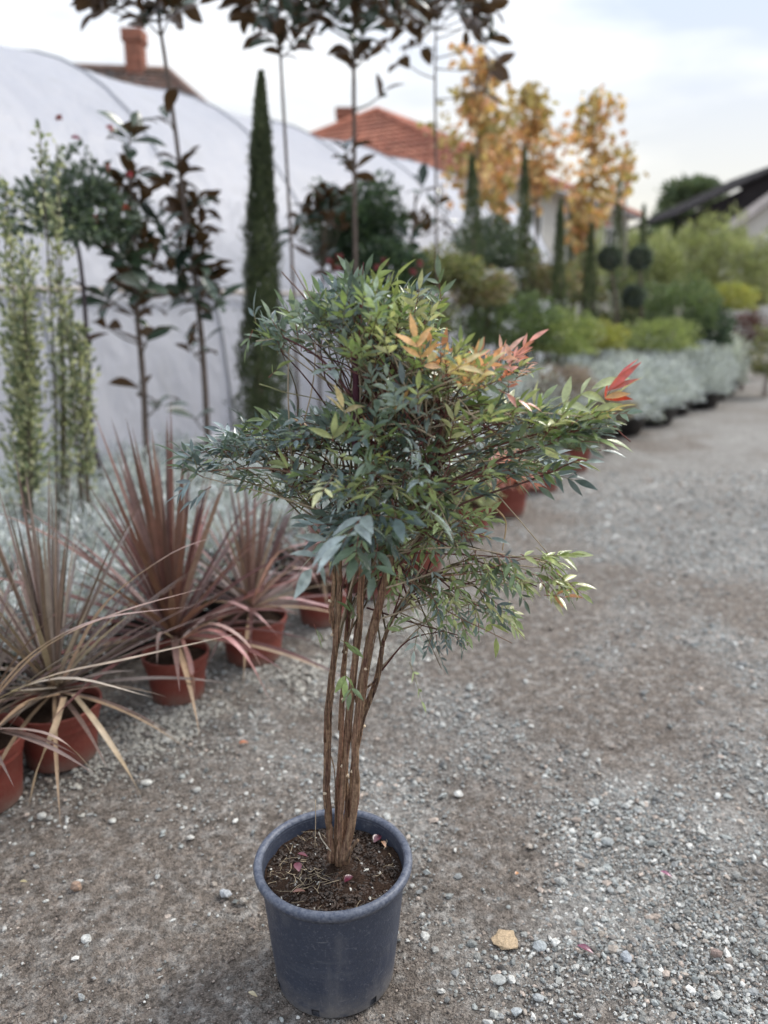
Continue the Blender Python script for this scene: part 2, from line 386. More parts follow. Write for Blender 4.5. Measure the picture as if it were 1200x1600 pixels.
def build_ground():
    xs = np.concatenate([np.linspace(-260, -30, 12), np.linspace(-25, -3.2, 22), np.arange(-3, 4.2, 0.028), np.linspace(4.5, 25, 28), np.linspace(30, 260, 14)])
    ys = np.concatenate([np.linspace(-60, -2, 10), np.linspace(-1.5, 0.35, 8), np.arange(0.4, 6.5, 0.028), np.linspace(6.6, 20, 90), np.linspace(21, 60, 30), np.linspace(70, 420, 20)])
    X, Y = np.meshgrid(xs, ys)
    near = np.exp(-((Y / 14) ** 2))
    Z = ((fbm(X * 5, Y * 5, 4, 3) - 0.5) * 0.016 + (fbm(X * 22, Y * 22, 6, 2) - 0.5) * 0.010) * near
    rpot = np.hypot(X + 0.11, Y - 1.446)
    Z = Z * np.clip((rpot - 0.13) / 0.12, 0, 1) - 0.004
    m = gravel_mask(X, Y)[..., None]
    patch = fbm(X * 0.9 + 5, Y * 0.9, 13, 4)[..., None]
    earth = np.array([0.180, 0.146, 0.118]) * (0.84 + 0.32 * patch); grit = np.array([0.385, 0.382, 0.360]) * (0.86 + 0.28 * patch)
    c = earth * (1 - m * 0.9) + grit * m * 0.9
    ny, nx = X.shape
    i = np.arange(ny - 1)[:, None] * nx + np.arange(nx - 1)[None]
    F = np.stack([i, i + 1, i + nx + 1, i + nx], -1).reshape(-1, 4)
    o = mesh_obj('ground', np.stack([X, Y, Z], -1).reshape(-1, 3), F, M_ground, None, c.reshape(-1, 3)); o['kind'] = 'structure'
build_ground()

t_ = (1 + sqrt(5)) / 2
ICO_V = norm(np.array([(-1, t_, 0), (1, t_, 0), (-1, -t_, 0), (1, -t_, 0), (0, -1, t_), (0, 1, t_), (0, -1, -t_), (0, 1, -t_), (t_, 0, -1), (t_, 0, 1), (-t_, 0, -1), (-t_, 0, 1)], float))
ICO_F = np.array([(0, 11, 5), (0, 5, 1), (0, 1, 7), (0, 7, 10), (0, 10, 11), (1, 5, 9), (5, 11, 4), (11, 10, 2), (10, 7, 6), (7, 1, 8), (3, 9, 4), (3, 4, 2), (3, 2, 6), (3, 6, 8), (3, 8, 9), (4, 9, 5), (2, 4, 11), (6, 2, 10), (8, 6, 7), (9, 8, 1)])
def subdiv(V, F):
    V = [tuple(v) for v in V]; cache = {}; out = []
    def mid(a, b):
        k = (min(a, b), max(a, b))
        if k not in cache:
            m = norm((np.array(V[a]) + np.array(V[b])) / 2); V.append(tuple(m)); cache[k] = len(V) - 1
        return cache[k]
    for a, b, c in F:
        x, y, z = mid(a, b), mid(b, c), mid(c, a); out += [(a, x, z), (b, y, x), (c, z, y), (x, y, z)]
    return np.array(V), np.array(out)
ICO2_V, ICO2_F = subdiv(ICO_V, ICO_F)

def stones(pos, size, col, name, seed, V0=ICO_V, F0=ICO_F, flat=0.6, smooth=False):
    r = np.random.default_rng(seed); M = len(pos); K = len(V0)
    S = V0[None] * (1 + (r.random((M, K, 1)) - 0.5) * 0.62)
    S = S * np.stack([0.75 + 0.6 * r.random(M), 0.6 + 0.4 * r.random(M), flat * (0.7 + 0.6 * r.random(M))], -1)[:, None]
    a = r.random(M) * 2 * pi; tl = (r.random(M) - 0.5) * 0.9
    x, y, z = S[..., 0], S[..., 1], S[..., 2]
    y, z = y * np.cos(tl)[:, None] - z * np.sin(tl)[:, None], y * np.sin(tl)[:, None] + z * np.cos(tl)[:, None]
    x, y = x * np.cos(a)[:, None] - y * np.sin(a)[:, None], x * np.sin(a)[:, None] + y * np.cos(a)[:, None]
    V = np.stack([x, y, z], -1) * (size[:, None, None] * 0.5)
    V = V + pos[:, None, :] + np.array([0, 0, 1]) * (size[:, None, None] * 0.12)
    v, f = join(V, F0)
    o = mesh_obj(name, v, f, M_stone, None, percol(col, K), smooth); o['kind'] = 'stuff'
    return o
STONE_COL = np.array([(0.42, 0.42, 0.39), (0.35, 0.37, 0.355), (0.50, 0.50, 0.47), (0.28, 0.29, 0.285), (0.62, 0.61, 0.57), (0.38, 0.33, 0.28), (0.24, 0.22, 0.20), (0.46, 0.38, 0.32)])
def scatter_gravel():
    r = np.random.default_rng(5)
    OCT_V = np.array([(1, 0, 0), (-1, 0, 0), (0, 1, 0), (0, -1, 0), (0, 0, 1), (0, 0, -1)], float); OCT_F = np.array([(0, 2, 4), (2, 1, 4), (1, 3, 4), (3, 0, 4), (2, 0, 5), (1, 2, 5), (3, 1, 5), (0, 3, 5)])
    for (N, far, med, V0, F0, sd, kd) in ((300000, 6.0, 0.0048, OCT_V, OCT_F, 6, 0.75), (90000, 7.0, 0.0085, ICO_V, ICO_F, 16, 0.55)):
        Y = 0.75 * (far / 0.75) ** r.random(N); X = (r.random(N) - 0.5) * 2 * (0.56 * Y + 0.30)      # even in the picture = thinner with distance
        keep = r.random(N) < gravel_mask(X, Y) ** 1.25 * kd + 0.012
        X, Y = X[keep], Y[keep]
        keep = np.hypot(X + 0.11, Y - 1.446) > 0.138
        X, Y = X[keep], Y[keep]
        size = np.clip(np.exp(r.normal(math.log(med), 0.42, len(X))), 0.0025, 0.024) * (0.8 + 0.20 * Y)
        ci = r.choice(len(STONE_COL), len(X), p=[.2, .2, .15, .10, .12, .1, .05, .08])
        c = STONE_COL[ci] * (0.50 + 0.90 * r.random((len(X), 1)))
        stones(np.stack([X, Y, np.full(len(X), -0.002)], -1), size, c, 'gravel', sd, V0, F0)
        print('gravel', len(X))
    # larger angular stones lying between
    N = 1500; Y = 0.8 + 6 * r.random(N) ** 1.6; X = (r.random(N) - 0.5) * 2 * (0.6 * Y + 0.2)
    k = (r.random(N) < gravel_mask(X, Y) * 0.9) & (np.hypot(X + 0.11, Y - 1.446) > 0.16); X, Y = X[k], Y[k]
    c = STONE_COL[r.choice(5, len(X))] * (0.85 + 0.4 * r.random((len(X), 1)))
    stones(np.stack([X, Y, np.zeros(len(X))], -1), 0.012 + 0.014 * r.random(len(X)) ** 2, c, 'gravel', 7, ICO2_V, ICO2_F, 0.55)
    # pale pebbles in front of the red pots
    N = 5200; t = r.random(N); X = -1.02 + 1.25 * t + r.normal(0, 0.05, N); Y = 2.18 + 1.15 * t + r.normal(0, 0.20, N) * (0.55 + 0.5 * t) + 0.1
    k = fbm(X * 4, Y * 4, 21, 3) > 0.42; X, Y = X[k], Y[k]
    c = np.array([(0.55, 0.53, 0.47)]) * (0.65 + 0.5 * r.random((len(X), 1)))
    stones(np.stack([X, Y, np.full(len(X), -0.001)], -1), np.clip(np.exp(r.normal(math.log(0.0095), 0.4, len(X))), 0.004, 0.026), c, 'pebbles', 8, flat=0.65)
    # crumbs of earth on the bare part
    N = 26000; u = r.random(N); Y = 0.7 * (4.0 / 0.7) ** u; X = (r.random(N) - 0.6) * 2 * (0.55 * Y + 0.2)
    c = np.array([(0.20, 0.16, 0.135)]) * (0.5 + 0.9 * r.random((N, 1)))
    stones(np.stack([X, Y, np.full(N, -0.003)], -1), 0.002 + 0.006 * r.random(N) ** 2, c, 'earth_crumbs', 9, flat=0.7)
scatter_gravel()

def lone_stone(px, py, wpx, col, label, cat='stone', name='stone', flat=0.55, seed=0, wide=1.0):
    g = G(px, py); w = Wd(wpx, g[1], 0)
    r = np.random.default_rng(100 + seed)
    V = ICO2_V * (1 + (r.random((len(ICO2_V), 1)) - 0.5) * 0.35) * np.array([0.5, 0.36 * wide, 0.5 * flat]) * w
    o = mesh_obj(name, V, ICO2_F, M_stone, None, np.tile(col, (len(V), 1)), False, (g[0], g[1], w * flat * 0.32))
    o.rotation_euler = (0, 0, r.random() * 0.6 - 0.3); tag(o, label, cat, 'single stones lying on the yard')
lone_stone(790, 1471, 40, (0.50, 0.37, 0.23), 'flat pale yellow stone, largest on the ground right of the blue pot', flat=0.22, wide=1.5, seed=41)
lone_stone(119, 1389, 19, (0.36, 0.24, 0.17), 'small round brown stone alone on bare earth at the left', flat=0.8, seed=2)
lone_stone(352, 1399, 20, (0.50, 0.52, 0.54), 'pale grey stone just left of the blue pot rim', flat=0.6, seed=3)
lone_stone(380, 1411, 14, (0.42, 0.38, 0.33), 'small tan pebble beside the pale grey stone left of the blue pot', flat=0.8, seed=4)
lone_stone(66, 1278, 15, (0.66, 0.65, 0.60), 'white stone on earth in front of the second red pot', flat=0.8, seed=5)
lone_stone(229, 1225, 19, (0.66, 0.65, 0.60), 'bright white oval pebble right of the near red pot', flat=0.5, seed=6)
lone_stone(176, 1284, 13, (0.60, 0.59, 0.54), 'white pebble on bare earth, nearest below the red pots', flat=0.5, seed=7)
lone_stone(298, 1310, 12, (0.62, 0.60, 0.55), 'cream oval pebble on earth between red pots and blue pot', flat=0.5, seed=8)
lone_stone(1119, 1493, 18, (0.30, 0.22, 0.19), 'reddish brown stone at the lower right of the yard', flat=0.7, seed=9)
lone_stone(843, 1481, 21, (0.40, 0.43, 0.44), 'pale blue-grey stone between the yellow stone and the red leaf', flat=0.5, seed=10, wide=1.3)
lone_stone(978, 1497, 17, (0.36, 0.39, 0.42), 'bluish upright slate chip right of the red fallen leaf', flat=0.5, seed=11, wide=1.9)
lone_stone(807, 1583, 18, (0.42, 0.45, 0.46), 'pale stone at the bottom edge, lower right of the pot', flat=0.5, seed=12)
lone_stone(778, 1532, 26, (0.40, 0.41, 0.39), 'long flat grey stone below the pale yellow stone', flat=0.3, seed=13)
lone_stone(874, 1379, 16, (0.46, 0.46, 0.43), 'light grey angular stone, upper right of the yellow stone', flat=0.7, seed=14)
lone_stone(949, 1318, 22, (0.38, 0.40, 0.39), 'large grey stone among gravel at the right', flat=0.5, seed=15)
lone_stone(841, 1562, 17, (0.44, 0.46, 0.46), 'white grey wedge shaped stone near the bottom edge', flat=0.7, seed=16)

def flat_leaf(p, ang, L, W, col, label, name='fallen_leaf', group='fallen leaves', tilt=0.15):
    V, F = leaves([np.zeros(3)], [[cos(ang), sin(ang), tilt]], [[0, 0, 1.0]], L, W, 0.35, 0.5, 'lance')
    V = V[0] - V[0].mean(0)
    o = mesh_obj(name, V, F, M_leaf, None, np.tile(col, (len(V), 1)), True, tuple(p))
    tag(o, label, 'leaf', group)
for (px, py, a, L, W, c, lab) in [
    (915, 1482, -0.5, 0.040, 0.016, (0.16, 0.035, 0.07), 'dark magenta leaf on the gravel right of the yellow stone'),
    (1041, 1365, -0.6, 0.032, 0.012, (0.24, 0.05, 0.12), 'small pink leaf on the gravel at far right'),
    (808, 1364, 0.8, 0.014, 0.010, (0.50, 0.22, 0.08), 'tiny orange leaf scrap in the gravel'),
    (381, 1160, 0.3, 0.034, 0.020, (0.46, 0.17, 0.08), 'orange leaf scrap among pale pebbles beyond the blue pot'),
    (395, 1553, -0.4, 0.024, 0.010, (0.52, 0.44, 0.28), 'pale yellow leaf scrap at the foot of the blue pot'),
    (37, 1377, 0.1, 0.020, 0.009, (0.40, 0.34, 0.20), 'dry yellowish leaf scrap on bare earth at the left edge'),
]:
    flat_leaf(G(px, py, 0.012) , a, L, W, c, lab)

# ------------------------------------------------------------------ the blue pot and its shrub
PC = np.array([-0.112, 1.446, 0.0])
POT_H, R_TOP, R_BOT = 0.305, 0.168, 0.133
SOIL_Z = 0.262
plant = thing('potted_shrub', 'tall multi-stemmed green shrub with red young tips in a large blue-grey pot', 'potted plant', tuple(PC))
lp = Local(PC)
def pot_main():
    H = POT_H
    prof = [(0.0, 0.012), (R_BOT - 0.012, 0.012), (R_BOT - 0.005, 0.0), (R_BOT, 0.003), (R_BOT + 0.001, 0.006), (R_BOT + 0.0030, 0.024), (R_BOT + 0.006, 0.06), (R_BOT + 0.012, 0.12), (R_BOT + 0.018, 0.19), (R_TOP - 0.011, 0.255), (R_TOP - 0.0095, 0.274)]
    seg = 96
    def col_at(px, py):
        g = G(px, py, 0.015); a = atan2(g[1] - PC[1], g[0] - PC[0]); return int(round(a / (2 * pi) * seg)) % seg
    skip = []
    for (px, py) in ((497, 1578), (576, 1560), (425, 1545), (622, 1500), (400, 1490)):
        k = col_at(px, py); skip += [(4, k - 1), (4, k)]
    V, F = lathe(prof, seg, skip=skip, wob=0.006)
    a = Acc().add(V, F)
    ins = [(R_TOP - 0.013, H - 0.008), (R_TOP - 0.016, SOIL_Z - 0.01), (R_BOT - 0.004, 0.03), (R_BOT - 0.008, 0.008), (0.0, 0.008)]
    V, F = lathe(ins, seg, wob=0.006); a.add(V, F[:, ::-1])
    body = a.build('pot', M_pot_blue, plant)
    th = np.linspace(0, 2 * pi, 12)[:-1]
    rim = [(R_TOP - 0.0095, H - 0.026), (R_TOP - 0.0015, H - 0.026), (R_TOP - 0.0005, H - 0.022), (R_TOP + 0.0055, H - 0.016), (R_TOP + 0.0065, H - 0.009), (R_TOP + 0.0045, H - 0.003), (R_TOP - 0.001, H), (R_TOP - 0.008, H - 0.001), (R_TOP - 0.0125, H - 0.006), (R_TOP - 0.0135, H - 0.014)]
    V, F = lathe(rim, seg, wob=0.006); o = mesh_obj('rim', V, F, M_rim_blue, body)
pot_main()
def soil_disc(R, z, seed, n=44, rough=0.010, seg=72):
    r = np.random.default_rng(seed)
    rr = np.linspace(0, 1, n)[:, None] * R; th = np.arange(seg)[None] * 2 * pi / seg
    X, Y = rr * np.cos(th), rr * np.sin(th)
    Z = z + (fbm(X * 18 + 9, Y * 18, seed, 3) - 0.5) * rough * 2.2 + (fbm(X * 90, Y * 90, seed + 5, 2) - 0.5) * rough * 1.0 + 0.012 * np.exp(-(rr / (R * 0.4)) ** 2) + 0 * th
    i = np.arange(n - 1)[:, None] * seg; j = np.arange(seg)[None]; k = (j + 1) % seg
    F = np.stack([i + j, i + seg + j, i + seg + k, i + k], -1).reshape(-1, 4)
    V = np.stack([X, Y, Z], -1).reshape(-1, 3)
    return V, F
SOILC = np.array([0.034, 0.021, 0.015])
V, F = soil_disc(R_TOP - 0.0155, SOIL_Z, 3)
soil = mesh_obj('soil', V, F, M_soil, plant, np.tile(SOILC, (len(V), 1)))
# crumbs and bark bits of the soil
r = np.random.default_rng(31)
N = 2600; rr = (R_TOP - 0.022) * np.sqrt(r.random(N)); th = r.random(N) * 2 * pi
Vc = ICO_V[None] * (1 + (r.random((N, 12, 1)) - 0.5) * 0.8) * np.stack([0.8 + r.random(N) * 1.4, 0.6 + 0.4 * r.random(N), 0.5 + 0.4 * r.random(N)], -1)[:, None]
aa = r.random(N) * 2 * pi
Vc = np.stack([Vc[..., 0] * np.cos(aa)[:, None] - Vc[..., 1] * np.sin(aa)[:, None], Vc[..., 0] * np.sin(aa)[:, None] + Vc[..., 1] * np.cos(aa)[:, None], Vc[..., 2]], -1)
Vc = Vc * (0.0010 + 0.0028 * r.random(N) ** 2)[:, None, None] + np.stack([rr * np.cos(th), rr * np.sin(th), SOIL_Z + 0.004 + 0.009 * np.exp(-(rr / 0.06) ** 2)], -1)[:, None]
cc = SOILC * (0.5 + 1.8 * r.random((N, 1))); white = r.random(N) < 0.025; cc[white] = (0.6, 0.58, 0.52)
v, f = join(Vc, ICO_F); o = mesh_obj('soil_crumbs', v, f, M_stone, soil, percol(cc, 12), False); o['kind'] = 'stuff'
# dry needles and straws on the soil
a = Acc(); r = np.random.default_rng(8)
for i in range(75):
    q = r.random(); ang = r.random() * 2 * pi; rad = 0.035 + 0.105 * sqrt(r.random())
    if i < 40: ang = pi + r.normal(0.45, 0.55); rad = 0.03 + 0.09 * r.random()
    c = np.array([rad * cos(ang), rad * sin(ang), SOIL_Z + 0.012]); L = 0.012 + 0.028 * r.random(); b = r.random() * 2 * pi; tl = r.normal(0, 0.18)
    e = c + np.array([cos(b) * cos(tl), sin(b) * cos(tl), abs(sin(tl))]) * L
    m = (c + e) / 2 + r.normal(0, 0.0022, 3)
    pts = spline([c, m, e], 6)
    rr_ = np.hypot(pts[:, 0], pts[:, 1]); pts[:, :2] *= np.minimum(1, (R_TOP - 0.02) / np.maximum(rr_, 1e-6))[:, None]
    tone = r.random(); V, Fs = tube(pts, 0.0006, 4)
    a.add(V, Fs, np.array([0.50, 0.40, 0.27]) * (0.30 + 0.9 * tone))
V, Fs = tube(spline([lp(P(492, 1325, 1.46)), lp(P(493, 1290, 1.46)), lp(P(493, 1250, 1.46))], 6), 0.0008, 4); a.add(V, Fs, (0.5, 0.40, 0.28))
V, Fs = tube(spline([lp(P(517, 1330, 1.42)), lp(P(503, 1312, 1.42)), lp(P(498, 1300, 1.42))], 6), 0.0013, 4); a.add(V, Fs, (0.62, 0.56, 0.45))
# fine surface roots in front of the canes
for i in range(26):
    b = -pi / 2 + r.normal(0, 0.9); s0 = lp(P(532 + r.normal(0, 8), 1352, 1.43)); s0[2] = SOIL_Z + 0.014
    e = s0 + np.array([cos(b), sin(b), -0.05]) * (0.02 + 0.035 * r.random()); e[2] = SOIL_Z + 0.006
    V, Fs = tube(spline([s0, (s0 + e) / 2 + r.normal(0, 0.004, 3) * (1, 1, .3), e], 6), 0.0006, 4); a.add(V, Fs, (0.16, 0.10, 0.07))
o = a.build('dry_straw', M_wood, soil); o['kind'] = 'stuff'
for (px, py, ang, L, W, c, lab) in [
    (590, 1309, 1.0, 0.030, 0.020, (0.085, 0.015, 0.027), 'crimson fallen leaf on the soil at right inside the blue pot'),
    (465, 1353, 1.9, 0.030, 0.018, (0.14, 0.03, 0.048), 'pink fallen leaf on the soil at left inside the blue pot'),
    (545, 1372, 0.8, 0.025, 0.017, (0.10, 0.016, 0.032), 'magenta fallen leaf on the soil at the front of the blue pot'),
    (473, 1335, -0.4, 0.026, 0.010, (0.15, 0.03, 0.045), 'narrow dull red leaf behind the pink leaf in the blue pot'),
    (467, 1392, 0.1, 0.028, 0.010, (0.22, 0.09, 0.055), 'curled orange-brown leaf near the front left of the soil'),
    (600, 1318, -1.2, 0.024, 0.010, (0.38, 0.22, 0.13), 'dry tan leaf beside the crimson one in the blue pot'),
]:
    flat_leaf(G(px, py, SOIL_Z + 0.018), ang, L, W, c, lab, tilt=0.3, group='fallen leaves on the soil of the blue pot')

# canes
CANES = [  # (pixel path, distance offset, radii low-high)
 ([(517, 1343), (511, 1240), (514, 1120), (526, 1000), (531, 890), (540, 760)], 0.00, 0.0100, 0.0085),
 ([(523, 1346), (527, 1240), (535, 1120), (541, 1000), (548, 880), (556, 740), (556, 600)], 0.02, 0.0068, 0.0055),
 ([(530, 1350), (537, 1240), (549, 1110), (562, 990), (568, 860), (590, 730), (640, 620)], -0.01, 0.0080, 0.0070),
 ([(538, 1346), (554, 1250), (556, 1150), (578, 1010), (598, 920), (622, 840), (672, 720), (695, 660)], -0.035, 0.0122, 0.0082),
 ([(534, 1345), (548, 1230), (566, 1130), (590, 1060), (603, 1000), (628, 945), (670, 905)], 0.02, 0.0075, 0.0055),
 ([(529, 1350), (543, 1260), (540, 1180), (546, 1110), (553, 1040), (561, 960), (590, 850), (610, 780), (580, 640), (552, 520)], 0.035, 0.0062, 0.0052),
 ([(526, 1010), (520, 960), (524, 900), (505, 830), (480, 770), (420, 730)], 0.01, 0.0060, 0.0048),
]
r = np.random.default_rng(77)
hubs = []
for (pth, dy, r0, r1) in CANES:
    pts = np.array([lp(P(x, y, 1.446 + dy * (0.5 + 1.5 * k / len(pth)))) for k, (x, y) in enumerate(pth)])
    q = spline(pts, 60); q[:, :2] += np.cumsum(r.normal(0, 0.0006, (60, 2)), 0)
    rad = np.linspace(0.74 * r0, 0.58 * r1, 60) * (1 + 0.10 * np.sin(np.arange(60) * 0.9 + r.random() * 6) * (r.random(60) > 0.3))
    rad[:3] *= np.array([1.5, 1.3, 1.1])
    base = np.array([0.42, 0.225, 0.155]) * (0.8 + 0.45 * r.random())
    c = np.repeat(base[None] * (0.9 + 0.2 * r.random((60, 1))), 12, 0)
    fade = np.repeat(np.clip((np.arange(60) - 28) / 20, 0, 1), 12)[:, None]
    c = c * (1 - fade * 0.45) + np.array([0.10, 0.040, 0.045]) * fade * 0.45
    V, Fs = tube(q, rad, 12, rough=0.13, r=r)
    a = Acc().add(V, Fs, np.vstack([c, c[:1], c[-1:]]))
    # loose bark strips standing off the cane
    for s in range(13):
        i0 = r.integers(2, 36); n_ = r.integers(8, 18); seg_ = q[i0:i0 + n_:2]; ang = r.random() * 2 * pi
        off = np.array([cos(ang), sin(ang), 0]) * (rad[i0] * 1.06)
        V, Fs = tube(seg_ + off + r.normal(0, 0.0006, seg_.shape), np.linspace(0.0028, 0.0007, len(seg_)), 5, rough=0.2, r=r); a.add(V, Fs, base * (0.5 + 1.3 * r.random()))
    cane = a.build('cane', M_bark, plant)
    # pale pruning cuts
    for s in range(2):
        i0 = r.integers(4, 30); ang = -pi / 2 + r.normal(0, 0.9); d = np.array([cos(ang), sin(ang), 0.5]); p0 = q[i0] + d * rad[i0] * 0.6
        V, Fs = tube([p0, p0 + d * 0.006], [0.0034, 0.0030], 8); mesh_obj('pruning_cut', V, Fs, M_wood, cane, np.tile((0.62, 0.50, 0.36), (len(V), 1)))
    hubs.append(q)
V, Fs = tube(spline([lp(P(541, 1345, 1.41)), lp(P(553, 1320, 1.40)), lp(P(560, 1312, 1.40))], 6), 0.0035, 8)
mesh_obj('cut_stub', V, Fs, M_bark, plant, np.tile((0.12, 0.08, 0.06), (len(V), 1)))
# dark broken twigs on the canes
a = Acc()
for (pth, rr0) in [([(545, 1100), (560, 1085), (590, 1060), (597, 1040)], .0028), ([(536, 1020), (548, 985), (552, 965)], .003), ([(600, 1000), (612, 970), (640, 935)], .004),
                   ([(513, 1170), (522, 1200), (524, 1240)], .0016), ([(597, 1010), (592, 1060), (570, 1120), (560, 1160)], .0035)]:
    V, Fs = tube(spline([lp(P(x, y, 1.44)) for x, y in pth], 10), np.linspace(rr0, rr0 * 0.6, 10), 7, rough=0.1); a.add(V, Fs, (0.075, 0.045, 0.045))
o = a.build('side_twig', M_bark, plant); o['kind'] = 'stuff'

# foliage of the shrub: sprays (compound leaves) set out through lobes of the crown
DARK = np.array([(0.10, 0.14, 0.135), (0.075, 0.105, 0.105), (0.15, 0.19, 0.185), (0.24, 0.285, 0.28), (0.10, 0.14, 0.10), (0.06, 0.085, 0.08)])
MID = np.array([(0.10, 0.145, 0.055), (0.15, 0.20, 0.075), (0.09, 0.125, 0.070), (0.21, 0.26, 0.12)])
YEL = np.array([(0.20, 0.23, 0.085), (0.29, 0.32, 0.15), (0.16, 0.195, 0.08), (0.34, 0.34, 0.18)])
ORA = np.array([(0.50, 0.29, 0.13), (0.48, 0.22, 0.13), (0.48, 0.38, 0.18)])
COR = np.array([(0.52, 0.21, 0.15), (0.46, 0.17, 0.12), (0.54, 0.30, 0.22)])
LOBES = [  # px, py, rx, ry, depth centre, depth radius, sprays, (dark, mid, yellow, orange, coral), leaflet length, outward pull
 (575, 470, 85, 42, 0.00, 0.15, 80, (.40, .35, .25, 0, 0), .040),
 (500, 490, 55, 40, 0.02, 0.12, 46, (.75, .20, .05, 0, 0), .042),
 (640, 490, 58, 48, 0.03, 0.14, 52, (.15, .40, .45, 0, 0), .038),
 (436, 508, 32, 22, 0.00, 0.05, 15, (.70, .25, .05, 0, 0), .036),
 (600, 560, 88, 50, 0.00, 0.18, 84, (.50, .30, .20, 0, 0), .042),
 (690, 575, 65, 45, -.02, 0.16, 60, (.15, .28, .32, .20, .05), .038),
 (735, 585, 36, 26, -.12, 0.05, 17, (0, .20, .30, .35, .15), .034),
 (800, 578, 30, 26, -.03, 0.05, 20, (.25, .10, .10, 0, .55), .028),
 (620, 650, 120, 50, 0.00, 0.22, 100, (.60, .25, .13, .02, 0), .044),
 (500, 675, 75, 30, 0.02, 0.17, 58, (.90, .07, .02, .01, 0), .044),
 (410, 692, 62, 26, 0.03, 0.10, 36, (.95, .04, .01, 0, 0), .042),
 (345, 715, 40, 22, 0.02, 0.07, 18, (.88, .10, .02, 0, 0), .042),
 (306, 722, 14, 22, 0.00, 0.03, 5, (1, 0, 0, 0, 0), .042),
 (450, 750, 85, 24, 0.05, 0.14, 32, (.65, .20, .15, 0, 0), .038),
 (560, 745, 90, 50, -.04, 0.20, 80, (.65, .22, .13, 0, 0), .044),
 (680, 740, 95, 55, 0.00, 0.20, 84, (.65, .25, .10, 0, 0), .044),
 (570, 820, 72, 36, -.08, 0.12, 52, (.85, .10, .05, 0, 0), .050),
 (780, 665, 85, 34, -.03, 0.16, 62, (.25, .35, .40, 0, 0), .046),
 (870, 665, 62, 30, -.04, 0.11, 34, (.25, .30, .44, .01, 0), .048),
 (925, 660, 28, 24, -.05, 0.05, 9, (.45, .25, .28, .02, 0), .046),
 (810, 730, 78, 24, 0.03, 0.12, 34, (.75, .15, .10, 0, 0), .044),
 (700, 830, 75, 50, -.02, 0.16, 52, (.30, .50, .20, 0, 0), .040),
 (620, 885, 32, 42, 0.00, 0.09, 20, (.20, .60, .20, 0, 0), .036),
 (680, 930, 52, 42, 0.00, 0.09, 28, (.35, .45, .20, 0, 0), .032),
 (770, 880, 60, 22, -.02, 0.08, 16, (.30, .40, .30, 0, 0), .038),
 (850, 868, 35, 12, -.02, 0.04, 5, (0, .40, .60, 0, 0), .040),
 (860, 905, 40, 18, 0.00, 0.04, 8, (0, .20, .80, 0, 0), .040),
 (800, 900, 45, 22, 0.00, 0.05, 9, (.2, .40, .40, 0, 0), .038),
 (745, 950, 40, 34, 0.02, 0.06, 13, (.45, .25, .30, 0, 0), .034),
 (700, 995, 36, 28, 0.00, 0.05, 12, (.90, .10, 0, 0, 0), .024),
 (790, 965, 18, 22, 0.02, 0.03, 4, (0, .25, .75, 0, 0), .036),
]
CROWN = lp(P(610, 720, 1.446))
rc = np.random.default_rng(2024)
Lb, Ld, Ln, LL, LW, Ldr, LC = [], [], [], [], [], [], []
twigs = Acc(); hubpts = np.vstack([h[30:] for h in hubs]); pals = [DARK, MID, YEL, ORA, COR]
def spray(o_, d, npair, ll, pal, droop=0.25, rach=None, tw=True):
    """one compound leaf: rachis from o_ along d, NPAIR pairs of leaflets and one at the end"""
    d = norm(d); up = np.array([0, 0, 1.0]); side = norm(np.cross(d, up)) if abs(d[2]) < 0.95 else np.array([1.0, 0, 0])
    roll = rc.normal(0, 0.55); n_ = norm(np.cross(side, d)); side, n_ = side * cos(roll) + n_ * sin(roll), n_ * cos(roll) - side * sin(roll)
    rach = rach or ll * (0.45 + 0.5 * npair)
    s = np.linspace(0, 1, 5)[:, None]; path = o_ + d * rach * s + np.array([0, 0, -1]) * droop * rach * s ** 2 * 0.6
    col = pal[rc.integers(len(pal))]
    if tw:
        V, Fs = tube(path, np.linspace(0.0011, 0.0006, 5), 3, cap=False); twigs.add(V, Fs, np.array([0.24, 0.22, 0.12]) if rc.random() < .55 else np.array([0.24, 0.10, 0.08]))
    for k in range(npair):
        f = (k + 0.7) / (npair + 0.3); p = o_ + d * rach * f + np.array([0, 0, -1]) * droop * rach * f * f * 0.6
        for sg in (-1, 1):
            Lb.append(p); Ld.append(norm(d * (0.75 + 0.2 * rc.random()) + side * sg * (0.7 + 0.3 * rc.random()) + rc.normal(0, .14, 3)))
            Ln.append(norm(n_ + rc.normal(0, .35, 3))); l = ll * (0.75 + 0.4 * rc.random()); LL.append(l); LW.append(l * (0.22 + 0.09 * rc.random())); Ldr.append(rc.normal(0.22, 0.2))
            LC.append(col * (0.65 + 0.75 * rc.random()))
    Lb.append(path[-1]); Ld.append(norm(d + rc.normal(0, .12, 3))); Ln.append(norm(n_ + rc.normal(0, .25, 3))); l = ll * (0.95 + 0.3 * rc.random()); LL.append(l); LW.append(l * 0.27); Ldr.append(0.2); LC.append(col * (0.85 + 0.3 * rc.random()))
